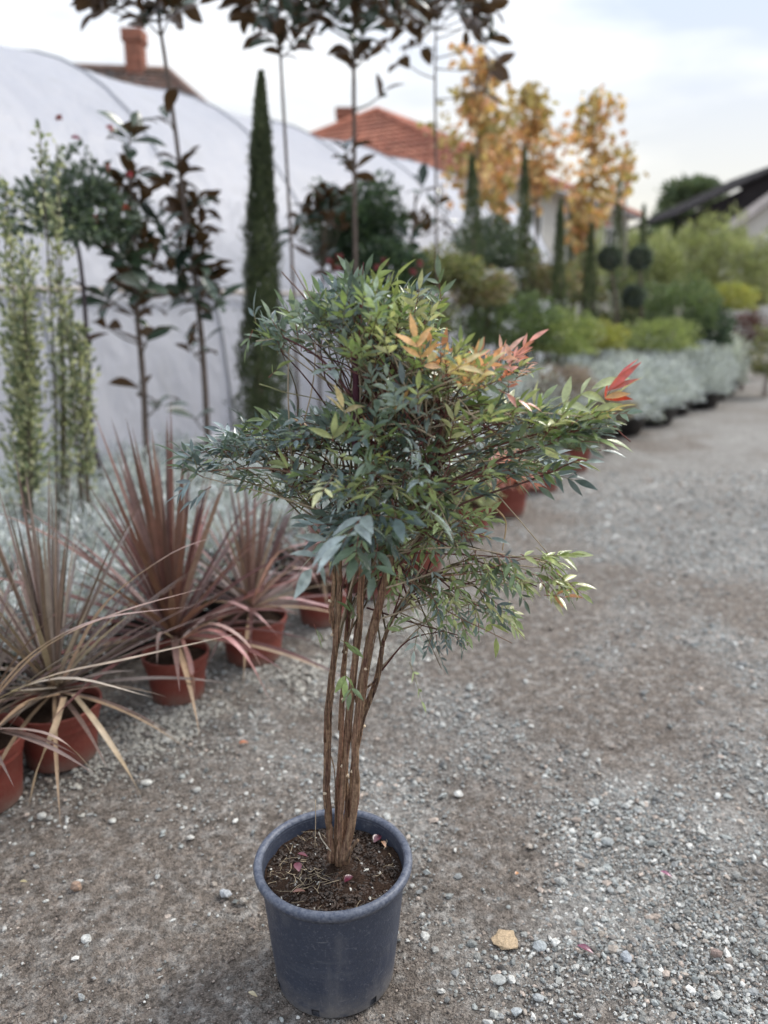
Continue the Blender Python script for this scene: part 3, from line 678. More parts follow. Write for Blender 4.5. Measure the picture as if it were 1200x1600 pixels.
for (px, py, rx, ry, dc, dr, n, w, ll) in LOBES:
    centre = lp(P(px, py + (16 if py < 520 else 0), 1.446 + dc))
    hub = hubpts[np.argmin(np.linalg.norm(hubpts - centre, axis=1))]
    shoots = []
    n = int(n * (1.12 if rx * ry > 2200 else 1.25)); ll *= 0.74
    for i in range(n):
        q = norm(rc.normal(size=3)) * rc.random() ** (1 / 2.2)
        o_ = lp(P(px + q[0] * rx, py + (16 if py < 520 else 0) + q[1] * ry, 1.446 + dc + q[2] * dr))
        out = o_ - CROWN; out = out / (np.linalg.norm(out) + 0.05)
        low = py > 840
        d = norm(out * 0.85 + (o_ - centre) / 0.10 * 0.45 + np.array([0, -0.12, -0.10 if low else 0.30]) + rc.normal(0, .42, 3))
        pal = pals[rc.choice(5, p=np.array(w) / sum(w))]
        npair = rc.choice([1, 2, 2, 3])
        rach = ll * (0.45 + 0.5 * npair)
        st = o_ - d * rach * 0.5
        spray(st, d, npair, ll * (0.8 + 0.4 * rc.random()), pal, droop=0.2 if low else 0.12)
        if i % 3 == 0: shoots.append(st)
    for k, st in enumerate(shoots):
        if True:
            sh = hubpts[np.argsort(np.linalg.norm(hubpts - centre, axis=1))[rc.integers(40)]] + rc.normal(0, 0.008, 3)
            if k % 4 == 0: sh = hubpts[rc.integers(len(hubpts))] if np.linalg.norm(centre - CROWN) < 0.18 else sh
            m = (sh * 0.5 + st * 0.5) + np.array([0, 0, 0.02]) + rc.normal(0, .012, 3)
            V, Fs = tube(spline([sh, m, st], 9), np.linspace(0.0021, 0.0010, 9), 5, cap=False); twigs.add(V, Fs, np.array([(0.13, 0.055, 0.05), (0.16, 0.13, 0.08), (0.42, 0.34, 0.25)][rc.integers(3)]) * (0.7 + 0.6 * rc.random()))
            shoots[k] = st
# single sprays the photograph shows clearly
def sp(px, py, dpx, dpy, npair, ll, pal, Y=1.40, dy=-0.1, droop=0.2, rach=None):
    a_ = lp(P(px, py, Y)); b_ = lp(P(px + dpx, py + dpy, Y + dy * 0.3)); spray(a_, b_ - a_, npair, ll, pal, droop, rach)
BIG = DARK * 0.85
sp(575, 800, -50, 42, 3, .072, BIG, 1.24, -.3, .3, .085); sp(612, 780, 8, 20, 1, .062, BIG, 1.25, -.2, .5, .05); sp(560, 838, -6, 30, 1, .060, BIG, 1.25, -.2, .5, .05)
sp(640, 775, 30, 14, 2, .058, BIG, 1.26, -.2, .3); sp(520, 830, -25, 30, 2, .060, BIG, 1.27, -.2, .4); sp(590, 850, -5, 30, 2, .05, BIG, 1.28, -.2, .4)
sp(930, 650, 40, -62, 1, .052, np.array([(0.40, 0.045, 0.030), (0.34, 0.07, 0.035)]), 1.38, 0, -.2, .06)
sp(915, 655, 45, -35, 2, .048, YEL, 1.38, 0, 0); sp(880, 680, 50, 5, 2, .055, MID, 1.38, 0, 0); sp(900, 700, 60, 6, 1, .05, DARK, 1.40, 0, 0)
sp(860, 640, 40, -20, 2, .055, YEL, 1.36, 0, 0); sp(830, 690, 30, 14, 2, .055, YEL * 1.1, 1.34, 0, 0)
sp(835, 872, 50, -6, 2, .044, YEL, 1.40, 0, 0, .06); sp(860, 905, 45, 6, 1, .040, YEL, 1.40, 0, .1, .05); sp(850, 930, 40, 2, 1, .04, ORA * .8, 1.42, 0, .1, .04); sp(800, 870, 62, -2, 3, .044, YEL, 1.40, 0, 0, .11); sp(820, 895, 50, 10, 2, .040, YEL, 1.44, 0, .2, .08); sp(740, 905, 60, 8, 2, .042, YEL, 1.42, 0, .2, .09)
sp(740, 930, 40, 25, 2, .046, YEL, 1.40, 0, .3, .08); sp(758, 955, 18, 34, 1, .042, YEL, 1.4, 0, .4, .05)
sp(668, 985, 22, 40, 3, .026, DARK, 1.40, 0, .3, .07); sp(655, 975, -8, 36, 2, .028, DARK, 1.40, 0, .3, .05); sp(640, 1035, 10, 24, 2, .03, MID, 1.70, 0, .6, .08)
sp(540, 1050, 0, 8, 1, .042, MID * 1.2, 1.37, 0, .8, .012); sp(533, 1000, 10, 6, 1, .040, MID * 1.2, 1.37, 0, .5, .012); sp(550, 1070, -2, 8, 1, .036, MID * 1.2, 1.37, 0, .8, .012)
sp(560, 965, -12, -12, 1, .036, MID, 1.38, 0, .3, .02); sp(600, 985, 14, -8, 2, .036, MID, 1.38, 0, .2, .03); sp(490, 975, 10, 22, 1, .035, MID, 1.5, 0, .5, .02)
sp(300, 720, -16, -6, 1, .052, DARK, 1.38, 0, .1, .02); sp(305, 745, -14, 12, 2, .04, DARK * 1.2, 1.38, 0, .3, .04); sp(330, 760, -20, 12, 2, .04, DARK * 1.2, 1.38, 0, .3, .04)
sp(455, 740, -6, -8, 1, .048, YEL, 1.28, 0, 0, .02); sp(520, 690, 0, -18, 1, .045, YEL, 1.26, 0, 0, .01); sp(600, 760, -20, 4, 1, .04, YEL * 1.1, 1.25, 0, .9, .02); sp(667, 755, 6, 6, 1, .036, YEL * 1.3, 1.24, 0, .9, .015)
sp(420, 590, 10, -10, 1, .034, YEL, 1.42, 0, 0, .02); sp(395, 515, -8, 20, 1, .03, MID, 1.42, 0, .2, .03); sp(400, 505, -6, -30, 1, .036, DARK, 1.42, 0, 0, .02)
sp(555, 482, -6, -45, 2, .038, MID, 1.40, 0, 0, .05); sp(572, 462, 14, -28, 2, .036, YEL, 1.40, 0, 0, .04); sp(605, 455, 14, -20, 1, .045, YEL, 1.40, 0, 0, .02)
sp(690, 470, -4, -28, 2, .036, MID, 1.42, 0, 0, .04); sp(660, 570, -8, -30, 2, .042, ORA, 1.28, 0, 0, .04); sp(735, 610, 18, -24, 2, .045, ORA, 1.27, 0, 0, .04); sp(690, 590, 20, -12, 2, .042, ORA, 1.27, 0, 0, .04)
sp(765, 590, 22, -30, 2, .036, COR, 1.33, 0, 0, .05); sp(795, 570, 14, -16, 2, .034, COR, 1.33, 0, 0, .05); sp(780, 610, 20, 10, 2, .034, COR, 1.33, 0, 0, .05)
sp(540, 655, -4, -20, 1, .04, ORA, 1.30, 0, 0, .02)
tw = Acc(); 
for (pth, r0, c) in [([(520, 530), (480, 470), (440, 425)], .0022, (0.22, .15, .13)), ([(535, 530), (495, 480), (455, 415)], .0018, (0.26, .2, .17)), ([(560, 560), (563, 480), (568, 410)], .0018, (.10, .04, .04)),
                   ([(556, 700), (556, 600), (552, 545)], .0075, (0.085, .03, .045)), ([(672, 740), (690, 690), (705, 650)], .008, (0.085, .03, .045)), ([(600, 740), (690, 720), (800, 690), (930, 655), (985, 690)], .0022, (.2, .08, .07)), ([(850, 690), (920, 690), (975, 698)], .0014, (.3, .18, .16)),
                   ([(680, 900), (740, 895), (810, 875), (880, 868)], .0014, (.24, .12, .08)), ([(640, 905), (700, 955), (760, 985), (800, 1005)], .0014, (.24, .14, .1)), ([(625, 960), (660, 985), (690, 1045)], .0012, (.16, .12, .07)),
                   ([(770, 790), (790, 815), (785, 860)], .002, (.5, .35, .2)), ([(600, 900), (560, 790), (440, 735), (330, 735)], .003, (.22, .14, .1)), ([(610, 900), (700, 800), (830, 750), (900, 720)], .003, (.14, .07, .06)),
                   ([(400, 533), (460, 528), (520, 545)], .001, (.4, .35, .25)), ([(405, 600), (425, 606), (440, 612)], .0012, (.3, .3, .15)), ([(550, 620), (500, 560), (430, 520)], .003, (.13, .06, .06)), ([(440, 612), (500, 625), (560, 650)], .0012, (.2, .18, .1))]:
    V, Fs = tube(spline([lp(P(x, y, 1.41)) for x, y in pth], 16), np.linspace(r0, r0 * 0.5, 16), 6, rough=0.08); twigs.add(V, Fs, c)
o = twigs.build('twigs', M_wood, plant); o['kind'] = 'stuff'
for (x0, y0, x1, y1, w, c) in [(948, 612, 1000, 562, .013, (0.38, 0.06, 0.04)), (952, 610, 998, 588, .010, (0.34, 0.07, 0.04)), (945, 622, 985, 612, .012, (0.38, 0.20, 0.06)), (930, 640, 972, 628, .013, (0.24, 0.26, 0.08)),
    (655, 560, 650, 530, .014, ORA[0]), (668, 566, 684, 545, .013, ORA[2]), (662, 572, 690, 572, .013, ORA[0]), (805, 555, 832, 540, .010, COR[0]), (798, 560, 790, 535, .010, COR[2])]:
    p0, p1 = lp(P(x0, y0, 1.33)), lp(P(x1, y1, 1.33)); Lb.append(p0); Ld.append(norm(p1 - p0)); Ln.append(norm(np.array([0.1, -0.8, 0.55]))); LL.append(np.linalg.norm(p1 - p0)); LW.append(w); Ldr.append(0.1); LC.append(np.array(c))
LV, LF = leaves(np.array(Lb), np.array(Ld), np.array(Ln), np.array(LL), np.array(LW), np.array(Ldr), rc.normal(0.35, 0.15, len(Lb)), 'lance')
LC = np.array(LC) * 1.32
print('leaflets', len(LC))
# the leaves nearest the outside of the crown, towards the path, show largest
cen = LV.mean(1); fr = cen + PC - np.array([0, 0, CAM_H]); score = np.array(LL) * 12 / np.linalg.norm(fr, axis=1)
dcam = norm(-fr); fn = norm(np.cross(LV[:, 9] - LV[:, 0], LV[:, 11] - LV[:, 9])); score *= 0.3 + np.abs((fn * dcam).sum(1)); score += (-(cen[:, 1])) * 2.2
split_leaves(LV, LF, LC, score, 300, M_leaf, plant)
rc = np.random.default_rng(5)

# ------------------------------------------------------------------ red pots with strap-leaved plants
def add_pot(parent, R, H, mat, seed, black=False, seg=40, soilc=SOILC):
    prof = [(0.0, 0.004), (R * 0.76, 0.004), (R * 0.78, 0.0), (R * 0.80, 0.006), (R * 0.86, H * 0.45), (R * 0.925, H - 0.040), (R * 0.985, H - 0.034), (R * 1.0, H - 0.030), (R * 1.005, H - 0.010), (R * 1.025, H - 0.004), (R * 1.02, H), (R * 0.975, H), (R * 0.96, H - 0.005), (R * 0.93, H - 0.06)]
    V, F = lathe(prof, seg, wob=0.008); p = mesh_obj('pot', V, F, mat, parent)
    V, F = soil_disc(R * 0.945, H - 0.028, seed, 12, 0.010, seg); s = mesh_obj('soil', V, F, M_soil, parent, np.tile(soilc * 0.9, (len(V), 1)))
    return p
def cordyline(loc, R, H, seed, label, nblade, length, cols, spread=1.0, cat='potted plant', lean=(0, 0), width=0.021, ped=0.05):
    r = np.random.default_rng(seed)
    t = thing('strap_leaf_plant', label, cat, loc, 'red-leaved strap plants in terracotta pots')
    add_pot(t, R, H, M_pot_red, seed)
    V, Fs = tube(spline([(0, 0, H - 0.05), (0.004, 0, H + ped * 0.4), (0, 0, H + ped)], 8), np.linspace(0.020, 0.014, 8), 9, rough=0.15, r=r); mesh_obj('stem', V, Fs, M_wood, t, np.tile((0.16, 0.10, 0.08), (len(V), 1)))
    n = nblade; k = np.arange(n) / n
    az = np.arange(n) * 2.399963 + r.normal(0, 0.2, n)
    el = radians(87) - (k ** 1.05) * radians(84) * spread + r.normal(0, 0.09, n)
    d = np.stack([np.cos(az) * np.cos(el), np.sin(az) * np.cos(el), np.sin(el)], -1) + np.array([lean[0], lean[1], 0])
    L = length * (0.72 + 0.36 * r.random(n)) * (1 - 0.18 * k)
    base = np.stack([np.cos(az) * 0.012, np.sin(az) * 0.012, H + ped * (0.55 + 0.5 * (1 - k))], -1)
    dr = 0.02 + 0.30 * k ** 2.0 + np.abs(r.normal(0, 0.07, n))
    nr = norm(np.cross(np.cross(d, [0, 0, 1.0]), d))
    W = width * (0.8 + 0.4 * r.random(n))
    V, F = leaves(base, d, nr, L, W, dr, 0.30, 'strap', r.normal(0, 0.45, n))
    V[..., 2] = np.maximum(V[..., 2], 0.006)
    C = np.array(cols)[r.choice(len(cols), n)] * (0.75 + 0.5 * r.random((n, 1)))
    old = (k > 0.93); C[old] = np.array([0.34, 0.24, 0.16]) * (0.8 + 0.4 * r.random((old.sum(), 1)))
    split_leaves(V, F, C, -k, min(n, 300), M_strap, t)
    return t
BROWN = [(0.14, 0.092, 0.078), (0.20, 0.145, 0.13), (0.11, 0.066, 0.056), (0.26, 0.21, 0.19), (0.17, 0.13, 0.10)]
REDB = [(0.12, 0.045, 0.040), (0.09, 0.032, 0.030), (0.16, 0.070, 0.060), (0.20, 0.12, 0.105)]
PINK = [(0.17, 0.095, 0.092), (0.22, 0.135, 0.13), (0.13, 0.065, 0.062), (0.27, 0.20, 0.19)]
def gl(px, py): g = G(px, py); return (g[0], g[1], 0)
cordyline(gl(98, 1180), 0.140, 0.20, 1, 'strap-leaved brown plant in the red pot with a tan leaf hanging to the ground', 105, 0.76, BROWN, width=0.015, ped=0.07)
cordyline(gl(-28, 1250), 0.145, 0.22, 2, 'red pot cut by the left edge, nearest of the row', 75, 0.70, BROWN, width=0.015, lean=(-0.25, 0))
cordyline(gl(279, 1085), 0.125, 0.185, 3, 'strap plant with the stiffest dark red leaves, in the red pot standing forward', 80, 0.84, REDB, width=0.026, ped=0.10, spread=0.95)
cordyline(gl(397, 1025), 0.145, 0.19, 4, 'pinkish strap-leaved plant in the red pot left of the shrub stems', 80, 0.62, PINK, width=0.017, ped=0.06)
cordyline(gl(505, 968), 0.135, 0.18, 5, 'strap-leaved plant in the red pot seen directly behind the shrub stems', 60, 0.42, PINK, width=0.018)
cordyline(gl(-130, 1150), 0.14, 0.20, 6, 'strap-leaved plant mostly outside the left edge, only leaf tips reaching in', 70, 0.80, BROWN, width=0.019, lean=(0.15, 0))
# the long low leaves of the two near plants
t1 = thing('dry_strap_leaf', 'long tan dry leaf hanging from the near red pot to the earth', 'leaf', (0, 0, 0))
def strap_path(pts, w, col, parent, n=14):
    q = spline(pts, n); tt = norm(np.gradient(q, axis=0)); side = norm(np.cross(tt, [0, 0, 1.0])); nn = np.cross(side, tt)
    pr = np.interp(np.linspace(0, 1, n), np.linspace(0, 1, 11), PROF['strap'])[:, None] * w / 2
    V = np.stack([q - side * pr + nn * pr * .3, q, q + side * pr + nn * pr * .3], 1).reshape(-1, 3); F = []
    for i in range(n - 1): a = i * 3; F += [(a, a + 1, a + 4, a + 3), (a + 1, a + 2, a + 5, a + 4)]
    return mesh_obj('leaf', V, np.array(F), M_strap, parent, np.tile(col, (len(V), 1)))
bpy.data.objects.remove(t1)
roots = [o for o in COL.objects if o.name.startswith('strap_leaf_plant')]
def add_long(root, lst):
    l = np.array(root.location)
    for pts, w, c in lst: strap_path([np.array(P(x, y, Y)) - l for (x, y, Y) in pts], w, c, root)
add_long(roots[0], [
 ([(100, 1090, 2.2), (85, 1140, 2.02), (60, 1200, 1.98), (45, 1258, 2.0)], .022, (0.46, 0.34, 0.23)),
 ([(115, 1085, 2.2), (150, 1130, 2.1), (190, 1190, 2.05), (222, 1245, 2.06)], .020, (0.44, 0.34, 0.23)),
 ([(95, 1085, 2.2), (40, 1100, 2.05), (-20, 1150, 1.95)], .020, (0.44, 0.30, 0.20)),
 ([(100, 1060, 2.2), (160, 950, 2.0), (260, 870, 1.95), (345, 835, 1.97)], .017, (0.36, 0.24, 0.21)),
 ([(90, 1075, 2.2), (20, 1080, 2.0), (110, 1060, 1.9), (240, 1090, 1.9)], .018, (0.42, 0.36, 0.30)),
])
add_long(roots[1], [
 ([(-40, 1130, 2.0), (60, 1020, 1.85), (180, 960, 1.8), (320, 918, 1.85)], .018, (0.38, 0.26, 0.22)),
 ([(-40, 1130, 2.0), (40, 1030, 1.9), (150, 970, 1.85), (295, 948, 1.95)], .018, (0.38, 0.27, 0.24)),
 ([(-40, 1110, 2.0), (70, 1060, 1.85), (200, 1030, 1.8), (380, 988, 1.95)], .017, (0.40, 0.32, 0.25)),
 ([(-40, 1140, 2.0), (40, 1140, 1.85), (100, 1160, 1.8), (158, 1218, 1.9)], .010, (0.34, 0.25, 0.22)),
])
add_long(roots[2], [
 ([(282, 1000, 2.6), (330, 985, 2.45), (380, 1020, 2.35), (425, 1100, 2.35)], .022, (0.40, 0.20, 0.19)),
 ([(285, 1000, 2.6), (298, 1040, 2.4), (305, 1090, 2.4)], .018, (0.34, 0.19, 0.17)),
 ([(282, 1000, 2.6), (330, 975, 2.45), (380, 1000, 2.4), (412, 1048, 2.4)], .018, (0.40, 0.26, 0.23)),
 ([(275, 1000, 2.6), (250, 990, 2.45), (245, 1040, 2.4)], .014, (0.42, 0.30, 0.27)),
])
add_long(roots[3], [
 ([(395, 950, 2.9), (440, 935, 2.7), (500, 945, 2.6), (540, 958, 2.6)], .020, (0.44, 0.27, 0.26)),
 ([(395, 945, 2.9), (440, 900, 2.75), (480, 890, 2.7), (505, 930, 2.7)], .018, (0.42, 0.28, 0.27)),
 ([(395, 940, 2.9), (430, 870, 2.7), (480, 850, 2.65), (530, 845, 2.7)], .018, (0.40, 0.22, 0.21)),
 ([(395, 950, 2.9), (360, 940, 2.75), (400, 960, 2.6), (440, 1000, 2.6)], .020, (0.42, 0.25, 0.24)),
])

# ------------------------------------------------------------------ small-leaved bushes and the like
def bush_mesh(name, n, rad, cz, leafL, leafW, cols, seed, shell=0.55, lump=0.18, kind='round', up=0.35, mat=M_small, flat_bottom=True):
    """leaves through an uneven ellipsoid; returns mesh object data"""
    r = np.random.default_rng(seed)
    q = rdir(n, r); rr = shell + (1 - shell) * r.random(n) ** 0.6
    if kind == 'loose': rr = r.random(n) ** 0.45
    lum = 1 + lump * (np.sin(q[:, 0] * 5.1 + seed) * np.cos(q[:, 1] * 4.3 + seed * 2) + 0.7 * np.sin(q[:, 2] * 7 + q[:, 0] * 6))
    if kind == 'loose' or n < 0:
        m = 16; cc = rdir(m, r) * (0.25 + 0.62 * r.random((m, 1))); w = 0.26 + 0.22 * r.random(m); ch = r.choice(m, n, p=w / w.sum())
        q = cc[ch] + q * (rr ** 0.5 * w[ch])[:, None]; rr = np.ones(n); lum = 1.0 + 0 * lum
    if flat_bottom: q[:, 2] = np.where(q[:, 2] < -0.35, -0.35 + 0.2 * (q[:, 2] + 0.35), q[:, 2])
    p = q * (rr * lum)[:, None] * np.asarray(rad) + np.array([0, 0, cz])
    d = norm(q + rdir(n, r) * 0.8 + np.array([0, 0, up]))
    nr = norm(rdir(n, r) + q * 0.6)
    C = np.array(cols)[r.choice(len(cols), n)] * (0.7 + 0.6 * r.random((n, 1)))
    V, F = quadleaf(p, d, nr, leafL * (0.7 + 0.6 * r.random(n)), leafW * (0.7 + 0.6 * r.random(n)))
    return V, F, C
def foliage(parent, V, F, C, mat, name='foliage'):
    v, f = join(V, F); o = mesh_obj(name, v, f, mat, parent, percol(C, V.shape[1]), False); o['kind'] = 'stuff'; return o

# silver bushes: three kinds of mound, copied
SIL = [(0.55, 0.575, 0.59), (0.46, 0.485, 0.50), (0.70, 0.72, 0.735), (0.35, 0.38, 0.39)]
def silver(seed, R, H, n, leafL, leafW, label, group):
    t = thing('silver_bush', label, 'bush', (0, 0, 0), group)
    V, F = lathe([(0.0, 0.003), (R * 0.66, 0.003), (R * 0.68, 0.0), (R * 0.80, 0.20), (R * 0.82, 0.205), (R * 0.78, 0.205), (R * 0.76, 0.17), (0, 0.17)], 24); mesh_obj('pot', V, F, M_pot_black, t)
    V, F, C = bush_mesh('f', n, (R, R, H * 0.56), H * 0.50, leafL, leafW, SIL, seed, shell=0.35, lump=0.12, up=0.5)
    foliage(t, V, F, C, M_silver)
    return t
D = norm(np.array([0.55, 0.835, 0])); NRM = np.array([-D[1], D[0], 0])       # along the row of pots, and towards the greenhouse
row0 = np.array(G(98, 1180))
GL = 'silvery grey-green bushes massed behind the red-leaved plants'
proto = [silver(41 + k, 0.30, 0.44, 2600, 0.045, 0.009, 'silvery grey-green low bush in the mass behind the red-leaved plants', GL) for k in range(3)]
r = np.random.default_rng(4); used = set(); k = 0
for i in range(-3, 11):
    for j in range(1, 6):
        p = row0 + D * (i * 0.50 + (j % 2) * 0.25 + r.normal(0, .03)) + NRM * (0.12 + j * 0.47 + r.normal(0, .03))
        if j > 3 and i > 5: continue
        if p[1] < 1.9: continue
        k += 1; s = proto[k % 3]
        o = s if (k % 3) not in used else copy_tree(s); used.add(k % 3)
        o['label'] = ('silvery grey-green low bush directly behind the red pots, front row of the mass' if j == 1 else 'silvery grey-green low bush in the back row of the mass, before the tree stems' if (j == 5 or (j == 3 and i > 5)) else 'silvery grey-green low bush in the middle of the mass behind the red-leaved plants')
        o.location = p; o.rotation_euler = (0, 0, r.random() * 6.28); sc_ = 0.9 + 0.25 * r.random(); o.scale = (sc_, sc_, sc_ * (0.9 + 0.2 * r.random()))
# the long bed of silver bushes by the gravel path on the right
GR = 'silver-leaved bushes edging the gravel path'
proto = [silver(51 + k, 0.66, 0.74, 7000, 0.055, 0.016, 'rounded silver bush in the row edging the gravel path', GR) for k in range(2)]
edge0 = np.array(G(955, 700)) ; edge1 = np.array(G(1172, 618)); used = set(); k = 0
ED = norm(edge1 - edge0); EN = np.array([-ED[1], ED[0], 0]); LEN = np.linalg.norm(edge1 - edge0)
ORD = ['first', 'second', 'third', 'fourth', 'fifth', 'sixth', 'last']
for i in range(-1, 7):
    for j in range(2):
        p = edge0 + ED * ((i + (0.5 if j else 0)) * LEN / 6) + EN * (0.55 + j * 1.05 + r.normal(0, .06))
        k += 1; s = proto[k % 2]; o = s if (k % 2) not in used else copy_tree(s); used.add(k % 2)
        o.location = (p[0], p[1], 0); o.rotation_euler = (0, 0, r.random() * 6.28); sc_ = 0.86 + 0.2 * r.random(); o.scale = (sc_ * 1.06, sc_ * 1.06, sc_ * (1.06 + 0.18 * r.random()))
        if j == 0: o['label'] = ('silver bush of the path edging row hidden behind the crown of the potted shrub' if i < 0 else '%s silver bush along the gravel edge, counted from the potted shrub' % ORD[i])
        else: o['label'] = 'silver bush in the back row, behind those that edge the gravel path'

def branchy(parent, pts, r0, r1, col=(0.14, 0.11, 0.09), name='trunk', sides=8):
    V, Fs = tube(spline(pts, 16), np.linspace(r0, r1, 16), sides, rough=0.08); return mesh_obj(name, V, Fs, M_wood, parent, np.tile(col, (len(V), 1)))
def tree_pot(t, R=0.2, H=0.28):
    V, F = lathe([(0.0, 0.003), (R * 0.8, 0.003), (R, H), (R * 1.04, H + .003), (R * 0.95, H), (R * 0.92, H - .03), (0, H - .03)], 24); mesh_obj('pot', V, F, M_pot_black, t)

# shrub(centre pixel, half size in pixels, distance): stands on the ground below its crown
def shrub(px, py, rx, ry, Y, cols, label, n=2600, leaf=0.05, lw=0.5, stem=True, kind='round', lump=0.18, seed=0, name='shrub', cat='shrub', group=None, shell=0.4, mat=M_small, stems=3, dz=1.0, pot=False):
    c = P(px, py, Y); R = Wd(rx, Y, c[2]); Hh = Wd(ry, Y, c[2]) 
    loc = (c[0], c[1], 0); t = thing(name, label, cat, loc, group)
    V, F, C = bush_mesh('f', n, (R, R * dz, Hh), c[2], leaf, leaf * lw, cols, seed, shell=shell, lump=lump, kind=kind, mat=mat)
    V = np.maximum(V, [-99, -99, 0.01])
    foliage(t, V, F, C, mat)
    rr = np.random.default_rng(seed + 900)
    for s in range(stems):
        a = rr.random() * 6.28; e = np.array([cos(a) * R * 0.5, sin(a) * R * 0.5, max(c[2], 0.2)])
        branchy(t, [(cos(a) * .03, sin(a) * .03, 0), e * (0.35, 0.35, 0.6), e], 0.014, 0.006, name='stem', sides=6)
    if pot: tree_pot(t, 0.17, 0.22)
    return t
DG = [(0.035, 0.062, 0.038), (0.050, 0.080, 0.048), (0.065, 0.10, 0.06), (0.03, 0.05, 0.035)]
OL = [(0.15, 0.17, 0.07), (0.20, 0.20, 0.09), (0.11, 0.13, 0.06), (0.25, 0.22, 0.11)]
LG = [(0.19, 0.23, 0.08), (0.24, 0.28, 0.10), (0.15, 0.19, 0.07), (0.30, 0.32, 0.14)]
YG = [(0.28, 0.28, 0.07), (0.34, 0.31, 0.09), (0.22, 0.24, 0.07)]
VAR = [(0.38, 0.39, 0.24), (0.46, 0.45, 0.29), (0.16, 0.19, 0.12), (0.24, 0.26, 0.17), (0.12, 0.14, 0.09)]
BRN = [(0.20, 0.13, 0.09), (0.16, 0.12, 0.08), (0.24, 0.17, 0.12), (0.12, 0.12, 0.06)]
ORG = [(0.58, 0.34, 0.16), (0.52, 0.26, 0.12), (0.60, 0.40, 0.18), (0.44, 0.31, 0.15), (0.58, 0.32, 0.19)]

# upright variegated shrubs at the left edge
def column_shrub(px, ytop, ybot, wpx, Y, cols, label, n, leaf, seed, nst=4, loose=True, name='upright_shrub', cat='shrub', group=None, lw=0.55):
    top = P(px, ytop, Y); bot = P(px, ybot, Y); base = P(px, ybot, Y)
    t = thing(name, label, cat, (bot[0], bot[1], 0), group); r_ = np.random.default_rng(seed); W = Wd(wpx, Y, 1)
    H = top[2]; z0 = max(0.25, bot[2] - 0.1); Vs, Cs = [], []
    per = n // nst
    for s in range(nst):
        a = r_.random() * 6.28; q = W * 0.34 * sqrt(r_.random()); h = H * (0.62 + 0.38 * r_.random()) if s else H
        tip = np.array([cos(a) * q + (top[0] - bot[0]), sin(a) * q, h]); pth = spline([(cos(a) * .02, sin(a) * .02, 0), (tip[0] * 0.6, tip[1] * 0.6, h * 0.5), tip], 16)
        V, Fs = tube(pth, np.linspace(0.010, 0.003, 16), 6); mesh_obj('stem', V, Fs, M_wood, t, np.tile((0.14, 0.12, 0.09), (len(V), 1)))
        u = np.clip((z0 / h) + (1 - z0 / h) * r_.random(per) ** 0.85, 0, 1); ix = np.clip((u * 15).astype(int), 0, 14); f = (u * 15 - ix)[:, None]
        p = pth[ix] * (1 - f) + pth[ix + 1] * f
        o_ = rdir(per, r_); wr = W * 0.46 * (0.15 + 1.1 * vnoise(u * 9, np.full(per, s * 3.3), seed)) * np.clip((1.04 - u) * 5, 0.2, 1)
        p = p + o_ * (wr * r_.random(per) ** 0.6)[:, None]
        V, F = quadleaf(p, norm(o_ + [0, 0, 0.9] + rdir(per, r_) * .5), rdir(per, r_), leaf * (0.6 + 0.8 * r_.random(per)), leaf * lw)
        Vs.append(V); Cs.append(np.array(cols)[r_.choice(len(cols), per)] * (0.75 + 0.5 * r_.random((per, 1))))
    foliage(t, np.concatenate(Vs), F, np.concatenate(Cs), M_small); tree_pot(t, 0.17, 0.22)
    return t
GV = 'variegated upright shrubs at the left edge'
column_shrub(20, 285, 740, 95, 3.9, VAR, 'cream and green variegated upright shrub cut by the left edge', 2500, 0.038, 61, 7, group=GV)
column_shrub(78, 195, 730, 50, 4.2, VAR, 'tallest and thinnest of the variegated upright shrubs, second from left', 900, 0.038, 62, 4, group=GV)
column_shrub(118, 470, 730, 48, 4.1, VAR, 'shorter variegated upright shrub just left of the red-flowered bush stem', 850, 0.038, 63, 4, group=GV)
# red-flowered bush on a stem
t = shrub(118, 325, 92, 105, 5.0, [(0.05, 0.075, 0.05), (0.075, 0.10, 0.07), (0.10, 0.125, 0.095), (0.04, 0.06, 0.04)], 'loose dark evergreen bush on a bare stem with a few red flowers', n=2500, leaf=0.055, stems=0, seed=12, shell=0.15, kind='loose', name='flowering_bush', cat='bush', lump=0.25)
c0 = np.array(t.location)
branchy(t, [np.array([0.12, 0, 0]), P(147, 700, 5.0) - c0, P(138, 560, 5.0) - c0, P(128, 430, 5.0) - c0, P(110, 320, 5.0) - c0], 0.022, 0.010, (0.07, 0.055, 0.06)); tree_pot(t)
def blossom(t, px, py, Y, col, rad=0.028, n=9, seed=0):
    r_ = np.random.default_rng(seed); c = P(px, py, Y) - np.array(t.location)
    d = norm(rdir(n, r_) + [0, -0.5, 0.4]); V, F = leaves(np.tile(c, (n, 1)), d, rdir(n, r_), rad * 1.5, rad * 1.1, 0.3, 0.4, 'obov'); v, f = join(V, F)
    mesh_obj('flower', v, f, M_petal, t, np.tile(col, (len(v), 1)))
for k, (x, y, c) in enumerate([(118, 215, (.5, .06, .14)), (93, 185, (.42, .10, .10)), (170, 262, (.45, .10, .07)), (197, 325, (.55, .12, .09)), (150, 342, (.5, .06, .07)), (203, 272, (.5, .07, .1)), (172, 200, (.5, .07, .07))]): blossom(t, x, y, 4.9, np.array(c) * .6, 0.017, seed=k)

